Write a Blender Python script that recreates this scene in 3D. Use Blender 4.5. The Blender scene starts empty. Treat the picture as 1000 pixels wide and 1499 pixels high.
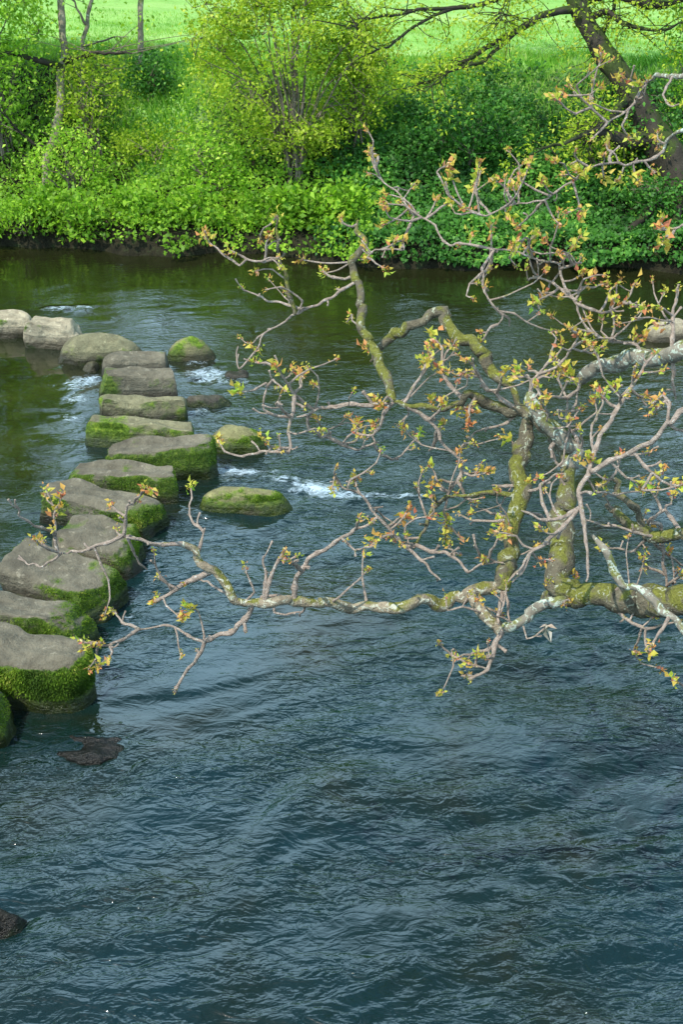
import bpy, math, random
import numpy as np
from mathutils import Vector

random.seed(7)
RNG = np.random.default_rng(11)
SC = bpy.context.scene
COL = SC.collection
R = math.radians

# ------------------------------------------------------------------ camera
CAM_H, PITCH, F = 4.6, R(28.5), 1750.0
FWD = np.array([0, math.cos(PITCH), -math.sin(PITCH)])
UP = np.array([0, math.sin(PITCH), math.cos(PITCH)])
RIGHT = np.array([1.0, 0, 0])
CAMP = np.array([0, 0, CAM_H])
cam = bpy.data.cameras.new('camera')
cam.sensor_fit = 'VERTICAL'
cam.sensor_height = 24.0
cam.lens = F / 1499 * 24.0
cam.clip_end = 2000
camo = bpy.data.objects.new('camera', cam)
COL.objects.link(camo)
camo.location = CAMP
camo.rotation_euler = (R(90) - PITCH, 0, 0)
SC.camera = camo


def ray(px, py):
    return FWD + (px - 500) / F * RIGHT - (py - 749.5) / F * UP


def at_depth(px, py, d):
    return CAMP + d * ray(px, py)


def at_z(px, py, z=0.0):
    r = ray(px, py)
    return CAMP + r * ((z - CAM_H) / r[2])


# ------------------------------------------------------------------ noise
def _h(ix, iy, iz, s):
    n = (ix * 374761393 + iy * 668265263 + iz * 1274126177 + s * 974711) & 0xFFFFFFFF
    n = ((n ^ (n >> 13)) * 1274126177) & 0xFFFFFFFF
    n = ((n ^ (n >> 16)) * 2246822519) & 0xFFFFFFFF
    return ((n ^ (n >> 15)) & 0xFFFFFF) / float(0xFFFFFF) * 2 - 1


def vn(x, y, z=0.0, s=0):
    x, y, z = np.broadcast_arrays(np.asarray(x, float), np.asarray(y, float), np.asarray(z, float))
    fx, fy, fz = np.floor(x), np.floor(y), np.floor(z)
    ix, iy, iz = fx.astype(np.int64), fy.astype(np.int64), fz.astype(np.int64)
    u, v, w = x - fx, y - fy, z - fz
    u = u * u * u * (u * (u * 6 - 15) + 10)
    v = v * v * v * (v * (v * 6 - 15) + 10)
    w = w * w * w * (w * (w * 6 - 15) + 10)
    out = 0
    for dx in (0, 1):
        for dy in (0, 1):
            for dz in (0, 1):
                out = out + _h(ix + dx, iy + dy, iz + dz, s) * (u if dx else 1 - u) * (v if dy else 1 - v) * (w if dz else 1 - w)
    return out


def fbm(x, y, z=0.0, o=4, s=0, g=0.5):
    a, t, f = 1.0, 0, 1.0
    for k in range(o):
        t = t + a * vn(np.asarray(x) * f, np.asarray(y) * f, np.asarray(z) * f, s + 17 * k)
        a *= g
        f *= 2.03
    return t


def sstep(a, b, x):
    t = np.clip((np.asarray(x, float) - a) / (b - a), 0, 1)
    return t * t * (3 - 2 * t)


# ------------------------------------------------------------------ mesh building
class Geo:
    """collects vertices, faces (triangles or quads) and a per-vertex tint"""

    def __init__(self):
        self.v, self.f, self.t, self.m, self.n = [], [], [], [], 0

    def add(self, v, f, tint=0.5, mi=0):
        v = np.asarray(v, float).reshape(-1, 3)
        f = np.asarray(f, int)
        self.v.append(v)
        self.f.append(f + self.n)
        self.m.append(np.full(len(f), mi))
        self.t.append(np.broadcast_to(np.asarray(tint, float), (len(v),)))
        self.n += len(v)

    def build(self, name, mats, parent=None, smooth=True, extra=None):
        me = bpy.data.meshes.new(name)
        V = np.concatenate(self.v)
        me.vertices.add(len(V))
        me.vertices.foreach_set('co', V.ravel())
        tot = np.concatenate([np.full(len(f), f.shape[1]) for f in self.f])
        idx = np.concatenate([f.ravel() for f in self.f])
        st = np.concatenate([[0], np.cumsum(tot)[:-1]])
        me.loops.add(len(idx))
        me.loops.foreach_set('vertex_index', idx)
        me.polygons.add(len(tot))
        me.polygons.foreach_set('loop_start', st)
        me.polygons.foreach_set('loop_total', tot)
        if smooth:
            me.polygons.foreach_set('use_smooth', np.ones(len(tot), bool))
        if not isinstance(mats, (list, tuple)):
            mats = [mats]
        for m in mats:
            me.materials.append(m)
        me.polygons.foreach_set('material_index', np.concatenate(self.m))
        a = me.attributes.new('tint', 'FLOAT', 'POINT')
        a.data.foreach_set('value', np.concatenate(self.t))
        for k, arr in (extra or {}).items():
            a = me.attributes.new(k, 'FLOAT', 'POINT')
            a.data.foreach_set('value', np.asarray(arr, float))
        me.update(calc_edges=True)
        o = bpy.data.objects.new(name, me)
        COL.objects.link(o)
        if parent is not None:
            o.parent = parent
            o.matrix_parent_inverse.identity()
            w = np.array(world_loc(parent))
            if np.abs(w).max() > 0:
                V2 = V - w
                me.vertices.foreach_set('co', V2.ravel())
                me.update()
        return o


def world_loc(o):
    v = Vector(o.location)
    while o.parent:
        o = o.parent
        v = v + Vector(o.location)
    return v


def tag(o, label=None, cat=None, group=None, kind=None):
    if label:
        o['label'] = label
    if cat:
        o['category'] = cat
    if group:
        o['group'] = group
    if kind:
        o['kind'] = kind
    return o


def empty(name, loc):
    o = bpy.data.objects.new(name, None)
    o.empty_display_size = 0.1
    o.location = loc
    COL.objects.link(o)
    return o


def resample(P, step, straight=0.0):
    P = np.asarray(P, float)
    if len(P) < 3:
        n = max(2, int(np.linalg.norm(P[-1] - P[0]) / step) + 1)
        t = np.linspace(0, 1, n)[:, None]
        return P[0] * (1 - t) + P[-1] * t, np.linspace(0, 1, n)
    Q = np.vstack([2 * P[0] - P[1], P, 2 * P[-1] - P[-2]])
    out, par = [], []
    for i in range(len(P) - 1):
        a, b, c, d = Q[i:i + 4]
        n = max(1, int(np.linalg.norm(c - b) / step))
        for k in range(n):
            t = k / n
            cm = (0.5 * (2 * b + (c - a) * t + (2 * a - 5 * b + 4 * c - d) * t * t + (3 * b - a - 3 * c + d) * t ** 3))
            out.append(cm * (1 - straight) + (b * (1 - t) + c * t) * straight)
            par.append((i + t) / (len(P) - 1))
    out.append(P[-1])
    par.append(1.0)
    return np.array(out), np.array(par)


def tube(geo, P, rad, sides=8, tint=0.5, knob=0.0, seed=0, mi=0):
    P = np.asarray(P, float)
    n = len(P)
    T = np.gradient(P, axis=0)
    T /= np.linalg.norm(T, axis=1)[:, None] + 1e-9
    a = np.array([0, 0, 1.0]) if abs(T[0][2]) < 0.9 else np.array([1.0, 0, 0])
    N = np.zeros_like(P)
    N[0] = np.cross(T[0], a)
    N[0] /= np.linalg.norm(N[0])
    for i in range(1, n):
        v = N[i - 1] - T[i] * np.dot(N[i - 1], T[i])
        N[i] = v / (np.linalg.norm(v) + 1e-9)
    B = np.cross(T, N)
    ang = np.linspace(0, 2 * math.pi, sides, endpoint=False)
    rad = np.broadcast_to(np.asarray(rad, float), (n,))
    ring = np.cos(ang)[None, :, None] * N[:, None, :] + np.sin(ang)[None, :, None] * B[:, None, :]
    rr = rad[:, None] * np.ones((1, sides))
    if knob:
        q = P[:, None, :] + ring * rad[:, None, None]
        s = 0.35 / max(rad.mean(), 0.004)
        rr = rr * (1 + knob * fbm(q[..., 0] * s, q[..., 1] * s, q[..., 2] * s, 3, seed))
    V = (P[:, None, :] + ring * rr[..., None]).reshape(-1, 3)
    i = np.arange(n - 1)[:, None] * sides
    j = np.arange(sides)[None, :]
    k = (j + 1) % sides
    f = np.stack([i + j, i + k, i + sides + k, i + sides + j], -1).reshape(-1, 4)
    geo.add(V, f, tint, mi)
    # caps
    for end, row in ((0, 0), (1, n - 1)):
        c = P[row] + (T[row] * (1 if end else -1)) * rad[row] * 0.6
        base = np.arange(sides) + row * sides
        vv = np.vstack([V[base], c])
        jj = np.arange(sides)
        kk = (jj + 1) % sides
        ff = np.stack([jj, kk, np.full(sides, sides)], -1)
        if not end:
            ff = ff[:, ::-1]
        geo.add(vv, ff, tint, mi)


def unit(v):
    return v / (np.linalg.norm(v, axis=-1, keepdims=True) + 1e-9)


def leaves(geo, C, size, nrm=None, up_bias=0.5, tint=None, asp=0.6, fold=0.25, rng=RNG, mi=0, dirs=None):
    """folded pointed leaves: 6 vertices, two quads each"""
    C = np.asarray(C, float)
    n = len(C)
    size = np.broadcast_to(np.asarray(size, float), (n,))
    d = rng.normal(size=(n, 3)) if dirs is None else dirs
    d = unit(d)
    nn = unit(rng.normal(size=(n, 3)) * (1 - up_bias) + (np.array([0, 0, 1.0]) if nrm is None else nrm) * up_bias * 1.6)
    b = unit(np.cross(d, nn))
    nn = np.cross(b, d)
    L = size[:, None]
    W = L * asp * 0.5
    droop = -nn * L * 0.15
    p0 = C
    p1 = C + d * L * 0.45 + nn * L * 0.04
    p2 = C + d * L + droop
    e1 = C + d * L * 0.38 + b * W + nn * W * fold
    e2 = C + d * L * 0.38 - b * W + nn * W * fold
    V = np.stack([p0, e1, p2, e2, p1], 1).reshape(-1, 3)
    k = np.arange(n)[:, None] * 5
    f = np.concatenate([k + np.array([0, 4, 1, 1]), ], 0)
    tri = np.concatenate([k + np.array([[0, 4, 1]]), k + np.array([[1, 4, 2]]), k + np.array([[0, 3, 4]]), k + np.array([[3, 2, 4]])], 0)
    t = rng.random(n) if tint is None else np.broadcast_to(np.asarray(tint, float), (n,))
    geo.add(V, tri, np.repeat(t, 5), mi)


# ------------------------------------------------------------------ materials
def newmat(name):
    m = bpy.data.materials.new(name)
    m.use_nodes = True
    nt = m.node_tree
    nt.nodes.clear()
    out = nt.nodes.new('ShaderNodeOutputMaterial')

    def N(t, **kw):
        n = nt.nodes.new(t)
        for k, v in kw.items():
            if k.startswith('_'):
                setattr(n, k[1:], v)
            else:
                n.inputs[k.replace('__', ' ')].default_value = v
        return n

    def L(a, b):
        nt.links.new(a, b)
    return m, nt, out, N, L


def ramp(N, L, src, stops):
    r = N('ShaderNodeValToRGB')
    el = r.color_ramp.elements
    while len(el) < len(stops):
        el.new(0.5)
    for e, (p, c) in zip(el, stops):
        e.position = p
        e.color = (*c, 1)
    L(src, r.inputs['Fac'])
    return r.outputs['Color']


def noise(N, L, vec, scale, detail=4, rough=0.55, dist=0.0):
    n = N('ShaderNodeTexNoise', Scale=scale, Detail=detail, Roughness=rough, Distortion=dist)
    L(vec, n.inputs['Vector'])
    return n.outputs['Fac']


def mixc(N, L, fac, a, b, mode='MIX'):
    m = N('ShaderNodeMix', _data_type='RGBA', _blend_type=mode)
    for s, i in ((fac, 0), (a, 6), (b, 7)):
        if hasattr(s, 'is_linked'):
            L(s, m.inputs[i])
        else:
            m.inputs[i].default_value = s if i == 0 else (*s, 1)
    return m.outputs[2]


def mth(N, L, op, a, b=0.0, c=None, clamp=False):
    m = N('ShaderNodeMath', _operation=op, _use_clamp=clamp)
    for i, s in enumerate((a, b, c)):
        if s is None:
            continue
        if hasattr(s, 'is_linked'):
            L(s, m.inputs[i])
        else:
            m.inputs[i].default_value = s
    return m.outputs[0]


def leaf_mat(name, stops, trans=0.4, rough=0.5, clump=None):
    m, nt, out, N, L = newmat(name)
    at = N('ShaderNodeAttribute', _attribute_name='tint')
    col = ramp(N, L, at.outputs['Fac'], stops)
    p = N('ShaderNodeBsdfPrincipled', Roughness=rough)
    p.inputs['Specular IOR Level'].default_value = 0.22
    L(col, p.inputs['Base Color'])
    tr = N('ShaderNodeBsdfTranslucent')
    tc = mixc(N, L, 0.6, col, (0.55, 0.75, 0.08), 'MULTIPLY')
    tc = mixc(N, L, 1.0, tc, (1.9, 1.9, 1.9), 'MULTIPLY')
    L(tc, tr.inputs['Color'])
    mx = N('ShaderNodeMixShader', Fac=trans)
    L(p.outputs[0], mx.inputs[1])
    L(tr.outputs[0], mx.inputs[2])
    L(mx.outputs[0], out.inputs['Surface'])
    return m


def bark_mat(name, base, moss, lichen, moss_amt, lichen_amt, scale=18, bump=1.0):
    m, nt, out, N, L = newmat(name)
    tc = N('ShaderNodeTexCoord').outputs['Object']
    n1 = noise(N, L, tc, scale, 5, 0.65)
    n2 = noise(N, L, tc, scale * 0.45, 4, 0.6, 0.6)
    n3 = noise(N, L, tc, scale * 1.9, 4, 0.65, 1.2)
    n4 = noise(N, L, tc, scale * 5, 3, 0.7)
    c = ramp(N, L, n1, [(0.3, tuple(x * 0.55 for x in base)), (0.55, base), (0.75, tuple(min(1, x * 1.5) for x in base))])
    geo = N('ShaderNodeNewGeometry')
    sep = N('ShaderNodeSeparateXYZ')
    L(geo.outputs['Normal'], sep.inputs[0])
    upz = mth(N, L, 'MULTIPLY_ADD', sep.outputs['Z'], 0.14, n2)
    mf = N('ShaderNodeMapRange')
    mf.inputs[1].default_value = 0.62 - moss_amt
    mf.inputs[2].default_value = 0.72 - moss_amt
    L(upz, mf.inputs[0])
    mossc = ramp(N, L, n4, [(0.3, tuple(x * 0.5 for x in moss)), (0.6, moss), (0.8, tuple(x * 1.5 for x in moss))])
    c = mixc(N, L, mf.outputs[0], c, mossc)
    lf = N('ShaderNodeMapRange')
    lf.inputs[1].default_value = 0.66 - lichen_amt
    lf.inputs[2].default_value = 0.70 - lichen_amt
    L(n3, lf.inputs[0])
    c = mixc(N, L, lf.outputs[0], c, lichen)
    p = N('ShaderNodeBsdfPrincipled', Roughness=0.85)
    p.inputs['Specular IOR Level'].default_value = 0.2
    L(c, p.inputs['Base Color'])
    b = N('ShaderNodeBump', Strength=bump, Distance=0.022)
    L(mth(N, L, 'ADD', n1, mth(N, L, 'MULTIPLY', n4, 0.5)), b.inputs['Height'])
    L(b.outputs[0], p.inputs['Normal'])
    L(p.outputs[0], out.inputs['Surface'])
    return m


M = {}
M['bark_moss'] = bark_mat('mossy_bark', (0.115, 0.10, 0.066), (0.15, 0.155, 0.030), (0.30, 0.31, 0.22), 0.10, 0.07)
M['bark_lichen'] = bark_mat('lichen_bark', (0.19, 0.17, 0.13), (0.15, 0.16, 0.05), (0.36, 0.41, 0.33), 0.06, 0.12, 18, 0.45)
M['bark_mix'] = bark_mat('spotted_bark', (0.25, 0.205, 0.14), (0.17, 0.17, 0.035), (0.42, 0.42, 0.32), 0.03, 0.12)
M['twig'] = bark_mat('twig_bark', (0.37, 0.29, 0.23), (0.25, 0.24, 0.08), (0.55, 0.52, 0.46), -0.08, 0.06, 40)
M['bark_far'] = bark_mat('far_bark', (0.16, 0.13, 0.09), (0.10, 0.13, 0.04), (0.3, 0.3, 0.24), 0.04, 0.0, 6)
M['bark_pale'] = bark_mat('pale_bark', (0.20, 0.175, 0.115), (0.16, 0.18, 0.06), (0.4, 0.4, 0.3), 0.0, 0.04, 6)
M['bark_dark'] = bark_mat('dark_bark', (0.036, 0.030, 0.021), (0.035, 0.052, 0.011), (0.08, 0.08, 0.055), 0.09, 0.0, 5)
M['bud'] = leaf_mat('bud_leaf', [(0.0, (0.42, 0.12, 0.075)), (0.25, (0.52, 0.24, 0.08)), (0.45, (0.5, 0.38, 0.07)), (0.75, (0.42, 0.45, 0.06)), (1.0, (0.22, 0.36, 0.04))], 0.35)
M['bud_red'] = leaf_mat('bud_red', [(0.0, (0.40, 0.13, 0.09)), (0.5, (0.52, 0.28, 0.16)), (1.0, (0.55, 0.45, 0.22))], 0.25)
M['leaf_yellow'] = leaf_mat('leaf_yellow', [(0.0, (0.13, 0.21, 0.015)), (0.5, (0.29, 0.39, 0.025)), (0.85, (0.43, 0.50, 0.04)), (1.0, (0.52, 0.56, 0.10))], 0.45)
M['leaf_mid'] = leaf_mat('leaf_mid', [(0.0, (0.07, 0.15, 0.012)), (0.5, (0.18, 0.34, 0.022)), (0.85, (0.32, 0.50, 0.04)), (1.0, (0.46, 0.58, 0.09))], 0.4)
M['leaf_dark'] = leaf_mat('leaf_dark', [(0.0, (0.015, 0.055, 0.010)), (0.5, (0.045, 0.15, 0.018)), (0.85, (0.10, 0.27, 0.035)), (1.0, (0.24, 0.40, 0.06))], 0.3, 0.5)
M['grass'] = leaf_mat('grass_blade', [(0.0, (0.11, 0.27, 0.025)), (0.6, (0.24, 0.44, 0.06)), (1.0, (0.42, 0.48, 0.15))], 0.4)
M['moss'] = leaf_mat('moss_fuzz', [(0.0, (0.035, 0.075, 0.008)), (0.5, (0.10, 0.19, 0.014)), (0.85, (0.20, 0.29, 0.025)), (1.0, (0.32, 0.34, 0.07))], 0.3, 0.8)
M['white_leaf'] = leaf_mat('withered_leaf', [(0.0, (0.36, 0.27, 0.20)), (1.0, (0.62, 0.54, 0.47))], 0.3)


def stone_mat(name, c1, c2, moss_tone=1.0, pale=0.0):
    m, nt, out, N, L = newmat(name)
    tc = N('ShaderNodeTexCoord').outputs['Object']
    big = noise(N, L, tc, 3.2, 4, 0.6, 0.4)
    mid = noise(N, L, tc, 11, 5, 0.65)
    fine = noise(N, L, tc, 70, 3, 0.7)
    lay = N('ShaderNodeMapping')
    lay.inputs['Scale'].default_value = (2, 2, 26)
    L(tc, lay.inputs[0])
    strat = noise(N, L, lay.outputs[0], 1.0, 3, 0.6)
    c = mixc(N, L, ramp(N, L, big, [(0.3, (0, 0, 0)), (0.7, (1, 1, 1))]), c1, c2)
    c = mixc(N, L, 0.85, c, ramp(N, L, mid, [(0.25, (0.42, 0.40, 0.36)), (0.5, (0.85, 0.85, 0.83)), (0.8, (1.25, 1.22, 1.15))]), 'MULTIPLY')
    c = mixc(N, L, 0.5, c, ramp(N, L, fine, [(0.3, (0.6, 0.6, 0.58)), (0.7, (1.2, 1.2, 1.2))]), 'MULTIPLY')
    spot = noise(N, L, tc, 15, 4, 0.7, 0.5)
    c = mixc(N, L, ramp(N, L, spot, [(0.60, (0, 0, 0)), (0.66, (0.55, 0.55, 0.55))]), c, tuple(min(1, x * 1.45) for x in c2))
    stain = noise(N, L, tc, 2.3, 5, 0.7, 0.8)
    c = mixc(N, L, ramp(N, L, stain, [(0.50, (0, 0, 0)), (0.66, (0.7, 0.7, 0.7))]), c, tuple(x * 0.42 for x in c1))
    # dark wet band along the waterline
    pos = N('ShaderNodeNewGeometry')
    sp = N('ShaderNodeSeparateXYZ')
    L(pos.outputs['Position'], sp.inputs[0])
    wz = mth(N, L, 'MULTIPLY_ADD', big, 0.16, sp.outputs['Z'])
    wet = N('ShaderNodeMapRange')
    wet.inputs[1].default_value = 0.14
    wet.inputs[2].default_value = 0.24
    wet.inputs[3].default_value = 1
    wet.inputs[4].default_value = 0
    L(wz, wet.inputs[0])
    at = N('ShaderNodeAttribute', _attribute_name='moss')
    ms = mth(N, L, 'ADD', at.outputs['Fac'], mth(N, L, 'MULTIPLY_ADD', mid, 1.3, -0.65))
    mf = N('ShaderNodeMapRange')
    mf.inputs[1].default_value = 0.36
    mf.inputs[2].default_value = 0.66
    L(ms, mf.inputs[0])
    k = moss_tone
    mossc = ramp(N, L, noise(N, L, tc, 26, 4, 0.7), [(0.3, (0.022 * k, 0.045 * k, 0.008)), (0.55, (0.07 * k, 0.115 * k, 0.014)), (0.75, (0.15 * k, 0.18 * k, 0.025))])
    c = mixc(N, L, mf.outputs[0], c, mossc)
    c = mixc(N, L, wet.outputs[0], c, (0.22, 0.21, 0.19), 'MULTIPLY')
    p = N('ShaderNodeBsdfPrincipled')
    p.inputs['Specular IOR Level'].default_value = 0.3
    L(c, p.inputs['Base Color'])
    L(mth(N, L, 'MULTIPLY_ADD', wet.outputs[0], -0.55, 0.88), p.inputs['Roughness'])
    b = N('ShaderNodeBump', Strength=0.9, Distance=0.035)
    hsum = mth(N, L, 'ADD', mth(N, L, 'MULTIPLY', mid, 1.0), mth(N, L, 'MULTIPLY', fine, 0.35))
    hsum = mth(N, L, 'ADD', hsum, mth(N, L, 'MULTIPLY', strat, 0.5))
    L(hsum, b.inputs['Height'])
    L(b.outputs[0], p.inputs['Normal'])
    L(p.outputs[0], out.inputs['Surface'])
    return m


M['stone'] = stone_mat('sandstone', (0.115, 0.103, 0.073), (0.185, 0.168, 0.122))
M['stone_pale'] = stone_mat('pale_sandstone', (0.30, 0.26, 0.18), (0.42, 0.37, 0.26), 1.3)
M['stone_green'] = stone_mat('greenish_sandstone', (0.15, 0.145, 0.085), (0.24, 0.225, 0.13), 1.5)
M['stone_bright'] = stone_mat('bright_moss_stone', (0.16, 0.155, 0.08), (0.26, 0.25, 0.11), 1.7)
M['stone_dark'] = stone_mat('wet_dark_stone', (0.016, 0.016, 0.010), (0.035, 0.032, 0.018), 0.5)

# ------------------------------------------------------------------ terrain
def bank_y(x):
    return 15.42 - 0.13 * x + 0.20 * vn(np.asarray(x) * 0.8, 3.0, 0, 5) + 0.07 * vn(np.asarray(x) * 3.1, 7.0, 0, 8)


def near_y(x):
    return 2.3 + 1.2 * sstep(1.6, 3.2, x) + 0.12 * vn(np.asarray(x) * 0.8, 1.0, 0, 6)


def ground(x, y):
    x = np.asarray(x, float)
    y = np.asarray(y, float)
    t = y - bank_y(x)
    far = -0.7 + 0.95 * sstep(-0.35, 0.12, t)
    far = far + 1.65 * sstep(0.0, 5.2, t) + 0.012 * np.clip(t - 5, 0, 400)
    far = far + (0.07 * fbm(x * 0.9, y * 0.9, 0, 4, 3)) * sstep(0.1, 1.0, t)
    s = near_y(x) - y
    near = -0.7 + 0.9 * sstep(-0.5, 0.3, s) + 2.7 * sstep(0.0, 3.2, s) + 0.06 * fbm(x * 1.2, y * 1.2, 0, 3, 9) * sstep(0, 1, s)
    bed = -0.62 + 0.08 * fbm(x * 0.7, y * 0.7, 0, 3, 21)
    return np.maximum(np.maximum(far, near), np.minimum(bed, -0.3))


def gridmesh(name, xs, ys, zf, mat, extra=None):
    X, Y = np.meshgrid(xs, ys)
    Z = zf(X, Y)
    nx, ny = len(xs), len(ys)
    V = np.stack([X, Y, Z], -1).reshape(-1, 3)
    i = np.arange(ny - 1)[:, None] * nx + np.arange(nx - 1)[None, :]
    f = np.stack([i, i + 1, i + nx + 1, i + nx], -1).reshape(-1, 4)
    g = Geo()
    g.add(V, f)
    return g.build(name, mat, extra=extra(X, Y, Z) if extra else None)


def ground_mat():
    m, nt, out, N, L = newmat('ground')
    g = N('ShaderNodeNewGeometry')
    P = g.outputs['Position']
    at = N('ShaderNodeAttribute', _attribute_name='lawn')
    n1 = noise(N, L, P, 1.1, 5, 0.6)
    n2 = noise(N, L, P, 9, 4, 0.65)
    n3 = noise(N, L, P, 60, 3, 0.7)
    soil = ramp(N, L, n2, [(0.3, (0.008, 0.007, 0.004)), (0.55, (0.022, 0.020, 0.010)), (0.8, (0.03, 0.05, 0.014))])
    mp = N('ShaderNodeMapping')
    mp.inputs['Scale'].default_value = (0.25, 1.4, 1)
    L(P, mp.inputs[0])
    nb = noise(N, L, mp.outputs[0], 0.9, 4, 0.6)
    lawn = ramp(N, L, nb, [(0.3, (0.19, 0.41, 0.085)), (0.5, (0.26, 0.48, 0.12)), (0.72, (0.34, 0.53, 0.17))])
    lawn = mixc(N, L, 0.5, lawn, ramp(N, L, n3, [(0.25, (0.5, 0.55, 0.5)), (0.75, (1.25, 1.2, 1.2))]), 'MULTIPLY')
    c = mixc(N, L, at.outputs['Fac'], soil, lawn)
    p = N('ShaderNodeBsdfPrincipled', Roughness=0.9)
    p.inputs['Specular IOR Level'].default_value = 0.15
    L(c, p.inputs['Base Color'])
    b = N('ShaderNodeBump', Strength=0.8, Distance=0.06)
    L(mth(N, L, 'ADD', n2, mth(N, L, 'MULTIPLY', n3, 0.4)), b.inputs['Height'])
    L(b.outputs[0], p.inputs['Normal'])
    L(p.outputs[0], out.inputs['Surface'])
    return m


def lawn_amt(x, y):
    """grass share: the field and the grassy gap on the left of the big shrub"""
    t = y - bank_y(x)
    n = 0.5 * fbm(x * 0.8, y * 0.8, 0, 3, 31)
    a = sstep(3.4, 4.6, t + n)
    gap = np.exp(-((x + 2.7) / 0.75) ** 2) * sstep(1.6, 2.6, t + n)
    mid = 0.85 * np.exp(-((x - 1.8) / 1.5) ** 2) * sstep(2.0, 3.2, t + n)
    return np.clip(np.maximum(np.maximum(a, gap), mid), 0, 1)


def spaced(lo, hi, dlo, dhi, step, grow=1.35, end=350):
    c = np.arange(dlo, dhi + 1e-6, step)
    r, d = [], step
    x = dhi
    while x < hi:
        d *= grow
        x += d
        r.append(min(x, hi))
    l, d = [], step
    x = dlo
    while x > lo:
        d *= grow
        x -= d
        l.append(max(x, lo))
    return np.concatenate([l[::-1], c, r])


gxs = spaced(-420, 420, -8, 8, 0.13)
gys = np.concatenate([spaced(-60, 3.9, -0.5, 3.8, 0.2)[:-1], np.arange(4.5, 14.0, 0.7), spaced(14.0, 600, 14.0, 24, 0.1)])
gys = np.unique(np.round(gys, 4))
tag(gridmesh('ground', gxs, gys, ground, ground_mat(), lambda X, Y, Z: {'lawn': lawn_amt(X, Y).ravel()}),
    'brown earth banks and bright green field on both sides of the river', 'ground', kind='structure')

# ------------------------------------------------------------------ stepping stones
SPHERE_CACHE = {}


def cube_grid(n):
    if n in SPHERE_CACHE:
        return SPHERE_CACHE[n]
    t = np.linspace(-1, 1, n)
    A, B = np.meshgrid(t, t)
    V, Fs, off = [], [], 0
    for ax in range(3):
        for sg in (-1, 1):
            p = np.zeros((n, n, 3))
            p[..., ax] = sg
            p[..., (ax + 1) % 3] = A
            p[..., (ax + 2) % 3] = B
            i = np.arange(n - 1)[:, None] * n + np.arange(n - 1)[None]
            f = np.stack([i, i + 1, i + n + 1, i + n], -1).reshape(-1, 4)
            if sg < 0:
                f = f[:, ::-1]
            V.append(p.reshape(-1, 3))
            Fs.append(f + off)
            off += n * n
    V = np.concatenate(V)
    Fs = np.concatenate(Fs)
    key = np.round(V, 5)
    u, inv = np.unique(key, axis=0, return_inverse=True)
    SPHERE_CACHE[n] = (u, inv.ravel()[Fs])
    return SPHERE_CACHE[n]


STONES = []


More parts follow.
